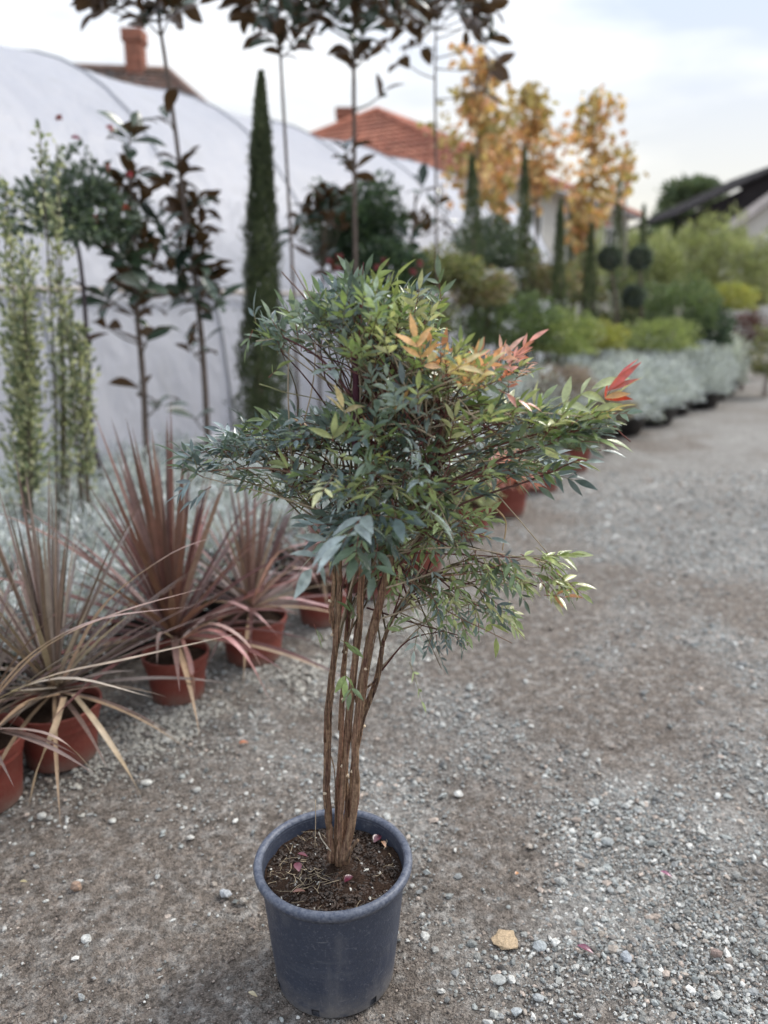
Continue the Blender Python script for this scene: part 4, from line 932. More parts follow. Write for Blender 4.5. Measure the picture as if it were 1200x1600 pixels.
# magnolias
def magnolia(label, trunk, clusters, Y, seed, limbs=True, r0=0.026, r1=0.010, group='evergreen magnolias in front of the greenhouse', leafL=0.15, pot=True):
    """trunk: pixel path from the ground up; clusters: (px, py, leaves) rosettes at shoot tips"""
    r_ = np.random.default_rng(seed); b = P(trunk[0][0], trunk[0][1], Y); loc = np.array([b[0], b[1], 0.0])
    t = thing('magnolia_tree', label, 'tree', tuple(loc), group)
    pts = [np.array([0, 0, 0.0])] + [P(x, y, Y) - loc for x, y in trunk]; q = spline(pts, 40)
    V, Fs = tube(q, np.linspace(r0, r1, 40), 9, rough=0.07, r=r_); tr = mesh_obj('trunk', V, Fs, M_wood, t, np.tile((0.135, 0.105, 0.09), (len(V), 1)))
    B, Dd, Nn, Ls, Cs = [], [], [], [], []
    for (px, py, n) in clusters:
        c = P(px, py, Y + r_.normal(0, 0.16)) - loc
        below = q[q[:, 2] < c[2] - 0.02]; a = below[np.argmin(np.linalg.norm(below - (c - [0, 0, 0.12]), axis=1))] if len(below) else q[-1]
        ax = norm(c - a + np.array([0, 0, 0.25]))
        V, Fs = tube(spline([a, (a + c) / 2 - [0, 0, .02], c], 8), np.linspace(r1 * 0.75, 0.004, 8), 6); mesh_obj('branch', V, Fs, M_wood, t, np.tile((0.13, 0.11, 0.085), (len(V), 1)))
        az = np.arange(n) * 2.4 + r_.random() * 6; sx = norm(np.cross(ax, [0.3, 1, 0.1])); sy = np.cross(ax, sx)
        for i in range(n):
            lift = 0.15 + 0.9 * (1 - i / n) + r_.normal(0, .15)
            o_ = sx * cos(az[i]) + sy * sin(az[i]); d = norm(o_ + ax * lift); B.append(c - ax * 0.10 * (i / n) + r_.normal(0, .008, 3)); Dd.append(d); Nn.append(norm(ax - d * (ax @ d) + r_.normal(0, .25, 3)))
            Ls.append(leafL * (0.7 + 0.5 * r_.random())); Cs.append(np.array([(0.030, 0.050, 0.035), (0.045, 0.070, 0.045), (0.06, 0.085, 0.06), (0.035, 0.055, 0.03)])[r_.integers(4)] * (0.8 + .5 * r_.random()))
    Ls = np.array(Ls); V, F = leaves(B, Dd, Nn, Ls, Ls * 0.44, r_.normal(0.30, 0.28, len(Ls)), 0.3, 'obov')
    split_leaves(V, F, np.array(Cs), Ls, 300, M_mag, t)
    if pot: tree_pot(t, 0.22, 0.3)
    return t
def cl(cx, cy, rx, ry, n, seed, lv=7):
    r_ = np.random.default_rng(seed); a = r_.random(n) * 6.28; q = np.sqrt(r_.random(n)); return [(cx + rx * q[i] * cos(a[i]), cy + ry * q[i] * sin(a[i]), lv) for i in range(n)]
magnolia('young magnolia with low brown-backed leaves, left of the leaning trunk', [(228, 690), (224, 600), (215, 500), (208, 400), (203, 300), (202, 230)],
    [(202, 205, 9), (190, 290, 6), (165, 300, 6), (225, 300, 6), (205, 345, 7), (180, 370, 5), (195, 400, 7), (235, 410, 6), (205, 445, 8), (165, 460, 6), (160, 505, 5), (232, 520, 5), (215, 600, 4), (250, 625, 4)] + cl(200, 400, 48, 130, 12, 21, 6), 5.4, 71, leafL=0.20)
magnolia('tall magnolia with a leaning trunk and a crown cut by the top edge', [(325, 690), (320, 600), (312, 500), (300, 400), (288, 320), (277, 230), (262, 120), (247, 20), (240, -60)],
    [(283, 258, 8), (262, 285, 6), (305, 315, 7), (285, 345, 6), (312, 370, 6), (262, 375, 5), (300, 400, 6), (330, 440, 7), (285, 455, 6), (310, 470, 6), (340, 470, 5), (320, 530, 5), (298, 540, 4), (302, 650, 2), (245, 340, 5), (262, 180, 3)] + cl(300, 400, 42, 110, 12, 22, 6) + cl(215, -15, 95, 35, 14, 3), 5.8, 72, leafL=0.20)
magnolia('slender magnolia on a straight bare trunk, just right of the tall cypress', [(466, 650), (463, 560), (456, 400), (447, 240), (438, 80), (434, -40)],
    [(432, 45, 7), (408, 40, 6), (462, 60, 6), (436, 72, 5)] + cl(432, -5, 75, 45, 13, 4), 6.3, 73, r0=0.016, r1=0.009, leafL=0.21)
magnolia('magnolia with the dark upright trunk rising in front of the red roof', [(560, 640), (556, 450), (554, 300), (553, 150), (552, 20), (550, -60)],
    [(540, 235, 5), (552, 262, 5), (600, 145, 3), (552, 90, 4), (575, 80, 5)] + cl(560, 0, 85, 50, 16, 5), 6.6, 74, r0=0.022, r1=0.012, leafL=0.21)
magnolia('thin magnolia with drooping outer leaves before the orange tree', [(682, 520), (682, 400), (681, 250), (680, 120), (682, 0)],
    [(765, 60, 6), (772, 105, 6), (760, 140, 4), (735, 40, 6), (655, 62, 6), (630, 95, 3)] + cl(685, 5, 90, 45, 15, 6), 7.2, 75, r0=0.013, r1=0.008, leafL=0.21)
magnolia('low magnolia bush with brown leaves right of the bare slender trunk', [(500, 640), (500, 500), (505, 420)],
    cl(495, 350, 38, 60, 10, 7, 6) + [(530, 300, 6), (470, 335, 5), (520, 420, 6)], 7.0, 76, r0=0.018, leafL=0.19)
magnolia('low magnolia bush before the greenhouse wall, with bare gaps between its leaves', [(640, 640), (640, 480), (648, 330), (650, 300)],
    [(655, 345, 6), (688, 310, 6), (660, 292, 4), (640, 370, 6), (672, 350, 5), (625, 400, 5), (700, 350, 4)], 7.6, 77, r0=0.016, leafL=0.19)

# cypresses
CYP = [(0.065, 0.085, 0.042), (0.09, 0.112, 0.055), (0.045, 0.062, 0.034), (0.12, 0.14, 0.075)]
def cypress(px, ytop, ybot, wpx, Y, label, seed, n=5200, low=None, leaf=0.035):
    top = P(px, ytop, Y); b = P(px, ybot, Y); t = thing('cypress_tree', label, 'tree', (b[0], b[1], 0), 'columnar cypresses'); r_ = np.random.default_rng(seed)
    H = top[2]; W = Wd(wpx, Y, 1) / 2; u = r_.random(n) ** 0.9; a = r_.random(n) * 6.28; z = 0.12 + u * (H - 0.12)
    prof = np.clip((1 - u) * 3.2, 0, 1) ** 0.75 * (0.52 + 0.48 / (1 + np.exp((u - 0.47) * 16))) * (0.55 + 0.45 * np.clip(u * 9, 0, 1))
    lum = 0.62 + 0.70 * vnoise(a * 1.9, z * 7, seed) * (0.6 + 0.8 * vnoise(z * 3.1, 0 * z + seed, 5)); rad = W * prof * lum * (0.45 + 0.55 * r_.random(n) ** 0.4) * np.where(r_.random(n) < 0.10, 1.0 + 0.45 * r_.random(n), 1.0)
    x = np.cos(a) * rad + (top[0] - b[0]) * (z / H); y = np.sin(a) * rad
    d = norm(np.stack([np.cos(a) * .35, np.sin(a) * .35, np.ones(n)], -1) + rdir(n, r_) * .35); V, F = quadleaf(np.stack([x, y, z], -1), d, norm(np.stack([np.cos(a), np.sin(a), 0 * a], -1) + rdir(n, r_) * .6), leaf * (0.7 + 0.9 * r_.random(n)), leaf * 0.34)
    C = np.array(CYP)[r_.choice(4, n)] * (0.7 + 0.6 * r_.random((n, 1))); foliage(t, V, F, C, M_small, 'crown')
    branchy(t, [(0, 0, 0), (0, 0, H * 0.5), (top[0] - b[0], 0, H * 0.93)], 0.035, 0.008); tree_pot(t, 0.22, 0.28)
    return t
cypress(408, 118, 660, 84, 6.2, 'tall narrow dark green cypress, nearest and largest, against the white greenhouse', 81, 26000)
cypress(738, 245, 560, 62, 9.6, 'cypress below the orange trees, left of the two there', 82, 4200, leaf=.05)
cypress(820, 232, 560, 42, 9.9, 'thin cypress between two orange trees in front of the house wall', 83, 3400, leaf=.05)
cypress(876, 315, 490, 40, 9.6, 'short straight dark cypress whose foot shows beside white film', 84, 3600, leaf=.045)
cypress(924, 350, 520, 34, 11.5, 'cypress between the short dark one and the clipped balls', 85, 3000, leaf=.05)
cypress(968, 275, 520, 28, 15.0, 'pencil-thin cypress topped with yellow, behind the clipped balls', 86, 2600, leaf=.06)
cypress(1006, 322, 520, 32, 16.0, 'small far cypress just right of the pencil-thin one', 87, 2400, leaf=.06)
cypress(893, 300, 520, 18, 14.5, 'faint cypress behind the rightmost orange tree', 88, 2000, leaf=.06)

# shrubs behind and around the crown
shrub(560, 372, 72, 78, 7.6, DG, 'big dark evergreen bush right behind the top of the shrub', n=6500, leaf=0.065, seed=21, shell=0.1, lump=.25)
t = shrub(600, 430, 55, 50, 7.2, DG, 'dark bush with dusky pink flowers behind the shrub top', n=3000, leaf=0.06, seed=22, name='flowering_bush', cat='bush')
for k, (x, y) in enumerate([(515, 408), (530, 402), (527, 420), (590, 418), (600, 408), (645, 425), (655, 412), (560, 425)]): blossom(t, x, y, 6.6, (.27, .07, .09), 0.024, seed=20 + k)
shrub(690, 425, 60, 55, 8.2, OL, 'olive green bush between the shrub top and the dark round bush', n=3600, leaf=0.055, seed=23, kind='loose', lump=.3)
shrub(775, 395, 78, 46, 10.6, [(0.06, 0.085, 0.055), (0.085, 0.11, 0.07), (0.05, 0.07, 0.05)], 'wide dark round bush under the cypresses', n=3600, leaf=0.07, seed=24, lump=.22, kind='loose')
shrub(745, 455, 62, 42, 8.6, BRN + OL, 'brown and olive bush with thin dead twigs below the dark round bush', n=3200, leaf=0.05, seed=25, kind='loose', lump=.3)
shrub(850, 445, 58, 46, 10.2, BRN + OL, 'reddish-brown bush in front of the white film at the greenhouse end', n=3000, leaf=0.055, seed=26, kind='loose', lump=.3)
shrub(795, 515, 75, 48, 8.8, [(0.10, .14, .06), (.13, .17, .08), (.08, .11, .05)], 'mid green spreading bush above the coral leaf tips', n=5000, leaf=0.05, seed=27, lump=.25)
shrub(870, 530, 58, 42, 8.9, LG, 'yellowish green bush left of the silver row', n=4200, leaf=0.045, seed=28, lump=.25)
shrub(935, 530, 40, 26, 9.8, YG, 'bright yellow low bush above the start of the silver row', n=2600, leaf=0.045, seed=29)
shrub(905, 450, 42, 45, 12.0, BRN + LG, 'orange-brown bush between cypress and clipped balls', n=2600, leaf=0.06, seed=30, kind='loose')
shrub(960, 480, 45, 55, 12.5, DG + OL, 'dark green cone-shaped bush below the left clipped ball', n=3600, leaf=0.05, seed=31)
shrub(1062, 490, 62, 50, 12.5, [(0.10, .14, .06), (.13, .17, .08), (.08, .11, .05)], 'large rounded green bush right of the clipped balls', n=4800, leaf=0.06, seed=32)
shrub(1030, 530, 62, 30, 11.5, LG, 'low bright green bush above the middle of the silver row', n=3400, leaf=0.05, seed=33)
shrub(1105, 520, 38, 38, 12.5, DG, 'dark green bush behind the far silver bushes', n=2600, leaf=0.06, seed=34)
shrub(1140, 470, 36, 26, 13.0, YG, 'yellow-leaved bush at the right, under the bamboo', n=2000, leaf=0.06, seed=35)
shrub(1168, 520, 26, 34, 14.0, [(0.10, .035, .04), (.13, .05, .05), (.07, .04, .035)], 'dark purple-red bush near the right edge', n=2000, leaf=0.055, seed=36)
shrub(1135, 560, 34, 44, 13.2, SIL, 'grey-green bush behind the last silver bushes', n=1700, leaf=0.05, seed=37)
shrub(1200, 560, 26, 56, 13.0, OL, 'olive bush cut by the right edge at the path end', n=1800, leaf=0.06, seed=38)
shrub(880, 600, 50, 28, 7.6, [(.26, .20, .18), (.30, .25, .23), (.22, .16, .15)], 'dry pinkish-brown bush left of the silver row', n=4200, leaf=0.07, lw=.12, seed=39, kind='loose')
shrub(650, 500, 60, 40, 8.0, OL, 'low olive bush hidden behind the shrub crown', n=2600, leaf=0.05, seed=40)
shrub(955, 640, 36, 26, 7.9, [(.22, .17, .15), (.30, .25, .22)], 'low twiggy grey-brown bush at the near end of the silver row', n=2600, leaf=0.07, lw=.10, seed=43, kind='loose')

# bamboo-like pale clumps
BAM = [(0.24, 0.27, 0.10), (0.30, 0.32, 0.14), (0.18, 0.21, 0.09), (0.36, 0.36, 0.19), (0.27, 0.27, 0.15)]
GB = 'pale green bamboo clumps behind the bushes on the right'
for k, (px, py, rx, ry, Y, lab) in enumerate([
    (1035, 430, 44, 75, 17, 'pale bamboo clump right behind the clipped balls'), (1085, 405, 42, 75, 18, 'bamboo clump below the left end of the dark shed roof'),
    (1125, 420, 46, 88, 17, 'tallest pale bamboo clump under the dark shed roof'), (1178, 435, 46, 80, 16, 'bamboo clump before the pale gable at the right edge'),
    (985, 420, 36, 60, 19, 'bamboo clump behind the right clipped ball plant'), (1225, 430, 40, 90, 17, 'bamboo clump mostly outside the right edge'),
    (920, 410, 40, 55, 20, 'pale green clump behind the cypress beside the orange trees')]):
    shrub(px, py, rx, ry, Y, BAM, lab, n=3400, leaf=0.13, lw=.22, seed=150 + k, kind='loose', lump=.3, name='bamboo_clump', cat='bamboo', group=GB, stems=5)

# clipped ball plants
def pompom(px, balls, Y, label, seed, ybase=590):
    b = P(px, ybase, Y); t = thing('topiary_tree', label, 'topiary', (b[0], b[1], 0), 'clipped ball topiaries'); top = 0
    for k, (x, y, rr) in enumerate(balls):
        c = P(x, y, Y) - np.array([b[0], b[1], 0]); R = Wd(rr, Y, c[2]); r_ = np.random.default_rng(seed + k); n = 1500; q = rdir(n, r_)
        V, F = quadleaf(q * R * (0.72 + 0.36 * r_.random((n, 1))) + c, norm(q + rdir(n, r_) * .7), rdir(n, r_), 0.05, 0.03); C = np.array([(0.075, .095, .08), (.095, .115, .10), (.06, .075, .065)])[r_.choice(3, n)] * (0.8 + .5 * r_.random((n, 1)))
        foliage(t, V, F, C, M_small, 'ball'); top = max(top, c[2])
    branchy(t, [(0, 0, 0), (0.02, 0, top * .5), tuple(P(balls[0][0], balls[0][1], Y) - np.array([b[0], b[1], 0]))], 0.03, 0.02); tree_pot(t, 0.25, 0.3)
pompom(958, [(953, 403, 16)], 12.0, 'clipped evergreen ball on a stem, left of the pair', 91)
pompom(994, [(1000, 403, 16), (990, 463, 15)], 12.0, 'evergreen clipped into two balls, one above the other', 95)

# orange autumn trees
def autumn(px, cy, rx, ry, Y, label, seed, ybase=520, n=1500, leaf=0.13, extra=()):
    b = P(px, ybase, Y); t = thing('autumn_tree', label, 'tree', (b[0], b[1], 0), 'young trees in orange autumn leaf'); loc = np.array([b[0], b[1], 0]); r_ = np.random.default_rng(seed)
    c = P(px, cy, Y) - loc; R, H = Wd(rx, Y, c[2]), Wd(ry, Y, c[2])
    q = spline([(0, 0, 0), (0.03, 0, c[2] * .5), (c[0] * .6, 0, c[2]), (c[0], 0, c[2] + H * 0.9)], 24); V, Fs = tube(q, np.linspace(0.035, 0.006, 24), 8); mesh_obj('trunk', V, Fs, M_wood, t, np.tile((0.22, 0.20, 0.17), (len(V), 1)))
    Vs, Cs = [], []; nb = 26; per = n // nb
    for i in range(nb):
        a = r_.random() * 6.28; zz = c[2] - H * 0.9 + 1.8 * H * (i + .5) / nb; w = R * (1.0 - 0.55 * abs((i / nb) - 0.35)) * (0.20 + 1.05 * r_.random())
        s0 = q[np.argmin(abs(q[:, 2] - (zz - 0.25)))]; e = np.array([s0[0] + cos(a) * w, sin(a) * w, zz]); pth = spline([s0, (s0 + e) / 2 + [0, 0, -.03], e], 8)
        V, Fs = tube(pth, np.linspace(0.010, 0.003, 8), 5); mesh_obj('branch', V, Fs, M_wood, t, np.tile((0.20, 0.17, 0.14), (len(V), 1)))
        u = 1 - (1 - 0.25) * r_.random(per) ** 1.3; ix = np.clip((u * 7).astype(int), 0, 6); p = pth[ix] + (pth[ix + 1] - pth[ix]) * (u * 7 - ix)[:, None] + r_.normal(0, 0.060 * R / 0.45, (per, 3))
        V, F = leaves(p, norm(rdir(per, r_) + [0, 0, -.5]), rdir(per, r_), leaf * (0.6 + .6 * r_.random(per)), leaf * 0.85, .2, .2, 'small'); Vs.append(V)
        w = 0; tone = np.array(ORG)[r_.choice(len(ORG), per)] * (0.75 + .5 * r_.random((per, 1))); 
        if r_.random() < .25: tone = tone * .5 + np.array([.20, .22, .06]) * .5
        Cs.append(tone)
    foliage(t, np.concatenate(Vs), F, np.concatenate(Cs), M_small, 'crown'); tree_pot(t, 0.22, 0.3)
autumn(742, 185, 84, 104, 11.0, 'tall orange-leaved young tree, leftmost of the orange ones', 101, n=720)
autumn(775, 255, 46, 70, 12.0, 'orange-leaved tree in front of the red roof, lower than its neighbours', 102, n=330)
autumn(830, 212, 62, 82, 12.5, 'golden-orange young tree in the middle of the autumn group', 103, n=560)
autumn(918, 225, 70, 84, 13.0, 'rightmost orange tree of the group, sparse against the sky', 104, n=520)
autumn(905, 335, 30, 40, 12.0, 'small orange tree under the rightmost one', 105, n=240)
autumn(968, 262, 8, 28, 15.5, 'thin sapling with a tuft of yellow leaves beside the pencil-thin cypress', 106, n=90)

# more red pots behind the crown, along the same row
def flower_pot(px, py, wpx, label, seed, cols, n=260):
    g = G(px, py); R = Wd(wpx, g[1], 0) / 2; t = thing('potted_plant', label, 'potted plant', (g[0], g[1], 0), 'red pots along the edge of the path'); add_pot(t, R, R * 1.35, M_pot_red, seed, seg=28)
    r_ = np.random.default_rng(seed); q = rdir(n, r_); q[:, 2] = abs(q[:, 2]); p = q * [R * 1.15, R * 1.15, R * 1.3] * r_.random((n, 1)) ** .5 + [0, 0, R * 1.4]
    V, F = leaves(p, norm(q + rdir(n, r_) * .6), rdir(n, r_), 0.075 * (0.6 + .7 * r_.random(n)), 0.028, .3, .3, 'small'); C = np.array(cols)[r_.choice(len(cols), n)] * (0.75 + .5 * r_.random((n, 1)))
    foliage(t, V, F, C, M_leaf)
    for s in range(3):
        a = s * 2.1; branchy(t, [(0, 0, R * 1.2), (cos(a) * R * .4, sin(a) * R * .4, R * 1.7), (cos(a) * R * .8, sin(a) * R * .8, R * 2.2)], .006, .003, name='stem', sides=5)
flower_pot(585, 925, 88, 'red pot seen between the upper canes of the shrub', 201, MID)
flower_pot(655, 890, 84, 'red pot showing through the lower right leaves of the shrub', 202, MID)
flower_pot(728, 838, 78, 'red pot with yellow-green leaves at the lower right of the crown', 203, YEL)
flower_pot(790, 802, 70, 'red pot with pinkish leaves under the right arm of the crown', 204, COR)
flower_pot(845, 765, 62, 'red pot just below the right arm of the crown', 205, DARK)
flower_pot(895, 735, 54, 'last red pot before the silver row, reddish leaves', 206, MID)

# ------------------------------------------------------------------ the film greenhouse
def greenhouse():
    base = np.array([-2.35, 7.35, 0.0]); Wd_, H = 8.2, 4.45; bay = 2.05; t0, nb = -9.0, 10
    loc = base + D * 0
    t = thing('greenhouse', 'long white film-covered tunnel greenhouse behind the tree row', 'greenhouse', tuple(loc))
    th = np.linspace(0, pi, 30); prof = []
    for a in th:
        c, s = cos(a), sin(a); u = -np.sign(c) * abs(c) ** 0.88; z = abs(s) ** 0.88; prof.append((Wd_ / 2 + u * Wd_ / 2, z * H))
    prof = np.array(prof)
    for b in range(nb):
        ts = np.linspace(0, bay, 9); V = []
        for tt in ts:
            sag = 1 - 0.012 * sin(pi * tt / bay) ** 0.8
            for (u, z) in prof: V.append(D * (t0 + b * bay + tt) + NRM * (Wd_ / 2 + (u - Wd_ / 2) * sag) + np.array([0, 0, z * sag]))
        V = np.array(V); m = len(prof); i = np.arange(8)[:, None] * m + np.arange(m - 1)[None]; F = np.stack([i, i + 1, i + m + 1, i + m], -1).reshape(-1, 4)
        mesh_obj('film_panel', V, F, M_film, t)
    for b in range(nb + 1):
        q = np.array([D * (t0 + b * bay) + NRM * (Wd_ / 2 + (u - Wd_ / 2) * 1.002) + np.array([0, 0, z * 1.002]) for (u, z) in prof]); V, Fs = tube(q, 0.014, 6); mesh_obj('hoop', V, Fs, M_steel, t)
    # rails along the near wall
    for z, rr, mm in ((1.62, 0.022, M_beige), (0.12, 0.04, M_steel)):
        k = np.interp(z, prof[:14, 1], prof[:14, 0]); V, Fs = tube([D * t0 + NRM * (k - .05) + [0, 0, z], D * (t0 + nb * bay) + NRM * (k - .05) + [0, 0, z]], rr, 6); mesh_obj('side_rail', V, Fs, mm, t)
    # end walls
    for e_ in (t0, t0 + nb * bay):
        q = np.array([D * e_ + NRM * u * 1.0 + np.array([0, 0, z]) for (u, z) in prof]); c = D * e_ + NRM * Wd_ / 2
        V = np.vstack([q, c]); n = len(q); F = np.stack([np.arange(n - 1), np.arange(1, n), np.full(n - 1, n)], -1); mesh_obj('end_wall', V + D * (0.01 if e_ > 0 else -.01), F, M_film, t)
greenhouse()

# ------------------------------------------------------------------ houses
def box(lo, hi):
    x0, y0, z0 = lo; x1, y1, z1 = hi
    V = np.array([(x0, y0, z0), (x1, y0, z0), (x1, y1, z0), (x0, y1, z0), (x0, y0, z1), (x1, y0, z1), (x1, y1, z1), (x0, y1, z1)], float)
    F = np.array([(0, 3, 2, 1), (4, 5, 6, 7), (0, 1, 5, 4), (1, 2, 6, 5), (2, 3, 7, 6), (3, 0, 4, 7)]); return V, F
def tiled_slope(acc, e0, e1, r0, r1, courses, cols, seed):
    """stepped courses of tiles between eave e0-e1 and ridge r0-r1, each course lipped over the one below"""
    r_ = np.random.default_rng(seed); e0, e1, r0, r1 = map(lambda v: np.asarray(v, float), (e0, e1, r0, r1)); n = norm(np.cross(e1 - e0, r0 - e0)); n = n if n[2] > 0 else -n
    for k in range(courses):
        a, b = k / courses, (k + 1) / courses; p0, p1 = e0 + (r0 - e0) * a, e1 + (r1 - e1) * a; q0, q1 = e0 + (r0 - e0) * b, e1 + (r1 - e1) * b
        L = np.linalg.norm(p1 - p0); m = max(1, int(L / 0.28)); c = np.array(cols)[r_.choice(len(cols), m)] * (0.8 + .4 * r_.random((m, 1)))
        s = np.arange(m + 1) / m; A = p0 + (p1 - p0) * s[:, None]; B = q0 + (q1 - q0) * s[:, None]
        V = np.stack([A[:-1] + n * .02, A[:-1] + n * .07, (A[:-1] + A[1:]) / 2 + n * .11, A[1:] + n * .07, A[1:] + n * .02, B[1:] + n * .02, (B[:-1] + B[1:]) / 2 + n * .06, B[:-1] + n * .02], 1)
        v, f = join(V, np.array([(1, 2, 6, 7), (2, 3, 5, 6), (0, 4, 3, 1)])); acc.add(v, f, percol(c, 8))
def chimney(parent, x, y, z0, z1, w, seed, tapered=False):
    r_ = np.random.default_rng(seed); a = Acc(); nz = int((z1 - z0) / 0.11)
    for k in range(nz):
        zz = z0 + k * (z1 - z0) / nz; g = (1.0 if k < nz - 3 else 1.22) * w / 2 * (1 + .02 * (k % 2)); V, F = box((x - g, y - g, zz), (x + g, y + g, zz + (z1 - z0) / nz * .93)); a.add(V, F, np.array([0.30, 0.13, 0.09]) * (0.7 + .6 * r_.random()))
    V, F = box((x - w * .44, y - w * .44, z0), (x + w * .44, y + w * .44, z1 + .02)); a.add(V, F, (0.2, .17, .15)); a.build('chimney', M_brick, parent, False)
def window(parent, o_, dx, w, h):
    """window set in a wall: o_ lower corner, dx unit direction along the wall"""
    dx = norm(np.array(dx, float)); n = np.array([dx[1], -dx[0], 0]); a = Acc()
    def slab(u0, u1, z0, z1, d0, d1):
        p = lambda u, z, d: np.asarray(o_) + dx * u + np.array([0, 0, z]) + n * d
        return np.array([p(u0, z0, d0), p(u1, z0, d0), p(u1, z0, d1), p(u0, z0, d1), p(u0, z1, d0), p(u1, z1, d0), p(u1, z1, d1), p(u0, z1, d1)]), box((0, 0, 0), (1, 1, 1))[1]
    for q in ((-.08, 0, -.08, h + .08), (w, w + .08, -.08, h + .08), (0, w, h, h + .08), (0, w, -.08, 0), (w / 2 - .03, w / 2 + .03, 0, h)):
        V, F = slab(*q, -.02, .06); a.add(V, F)
    f = a.build('window', M_white, parent, False); V, F = slab(0, w, 0, h, -.03, .01); mesh_obj('pane', V, F, M_glass, f, smooth=False)
def hip_house(label, c, a, b, zw, zr, ridge, cols, mtile, seed, wallm, chims, ax=None, overhang=0.45, courses=16):
    """c centre; half length a along D, half width b along -NRM"""
    DX = D if ax is None else norm(np.array(ax)); NX = np.array([DX[1], -DX[0], 0])
    t = thing('house', label, 'house', (c[0], c[1], 0)); a_, b_ = a + overhang, b + overhang
    pw = [(-a, -b), (a, -b), (a, b), (-a, b)]; W = np.array([DX * u + NX * v for u, v in pw]); V = np.vstack([W, W + [0, 0, zw]]); F = np.array([(0, 1, 5, 4), (1, 2, 6, 5), (2, 3, 7, 6), (3, 0, 4, 7)]); mesh_obj('wall', V, F, wallm, t, smooth=False)
    E = [DX * u + NX * v + np.array([0, 0, zw - .12]) for u, v in ((-a_, -b_), (a_, -b_), (a_, b_), (-a_, b_))]; R0, R1 = DX * (-ridge) + np.array([0, 0, zr]), DX * ridge + np.array([0, 0, zr]); ac = Acc()
    tiled_slope(ac, E[0], E[1], R0, R1, courses, cols, seed); tiled_slope(ac, E[2], E[3], R1, R0, courses, cols, seed + 1); tiled_slope(ac, E[3], E[0], R0, R0, courses, cols, seed + 2); tiled_slope(ac, E[1], E[2], R1, R1, courses, cols, seed + 3)
    rf = ac.build('roof', mtile, t, False); 
    V = np.vstack([E, R0, R1]); mesh_obj('roof_deck', V - [0, 0, .03], [np.array([(0, 1, 5, 4), (2, 3, 4, 5), (0, 3, 2, 1)]), np.array([(3, 0, 4), (1, 2, 5)])], M_beige, t, smooth=False)
    cap = Acc()
    for p, q in ((E[0], R0), (E[3], R0), (E[1], R1), (E[2], R1), (R0, R1)):
        if np.linalg.norm(np.array(p) - q) > .1: V, Fs = tube([np.array(p) + [0, 0, .08], np.array(q) + [0, 0, .08]], .11, 7); cap.add(V, Fs, np.array(cols[0]) * 1.3)
    cap.build('ridge_tiles', mtile, rf)
    for (u, v, z0, z1, w) in chims: p = DX * u + NX * v; chimney(t, p[0], p[1], z0, z1, w, seed + 9)
    V, Fs = tube([E[3] + [0, 0, -.02], E[2] + [0, 0, -.02]], .07, 6); mesh_obj('gutter', V, Fs, M_steel, t)
    for u in (-a * .6, 0, a * .6): window(t, DX * (u - .5) + NX * (b + .02) + np.array([0, 0, zw - 2.0]), DX, 1.0, 1.3)
    return t
TR = [(0.35, 0.135, 0.085), (0.29, 0.11, 0.07), (0.40, 0.165, 0.105)]
TO = [(0.19, 0.12, 0.09), (0.15, 0.11, 0.09), (0.23, 0.13, 0.10), (0.13, 0.12, 0.11)]
hip_house('house with an orange-red hipped tile roof behind the greenhouse', (0.3, 31.0), 5.9, 7.2, 4.9, 8.15, 1.0, TR, M_tile_red, 301, M_render, [(-1.2, -1.2, 6.2, 8.35, 0.62)])
hip_house('old house with weathered brown tiles and brick chimneys above the greenhouse ridge', (-8.5, 25.2), 3.9, 3.8, 5.7, 8.15, 2.1, TO, M_tile_old, 311, M_render, [(1.2, 0.0, 7.4, 9.25, 0.5), (-3.45, -0.6, 6.5, 9.75, 0.55)], ax=(1, 0.12, 0))
c = P(895, 335, 26)
t = thing('outbuilding', 'pale walled outbuilding just below the red roof, behind the cypresses', 'building', (c[0] - 1.2, 26, 0))
V, F = box((-2.2, 0, 0), (2.2, 3, c[2] - .35)); mesh_obj('wall', V, F, M_render, t, smooth=False); ac = Acc(); z = c[2] - .35
tiled_slope(ac, (-2.4, -.25, z - .05), (2.4, -.25, z - .05), (-2.4, 1.5, z + .5), (2.4, 1.5, z + .5), 6, TR, 5); tiled_slope(ac, (2.4, 3.25, z - .05), (-2.4, 3.25, z - .05), (2.4, 1.5, z + .5), (-2.4, 1.5, z + .5), 6, TR, 6); ac.build('roof', M_tile_red, t, False)
window(t, (-.4, -.01, z - 1.3), (1, 0, 0), 0.8, 0.9)
V, F = box((1.2, .6, z), (1.7, 1.1, z + 1.15)); chimney(t, 1.45, 1.2, z, z + 1.1, .45, 8)

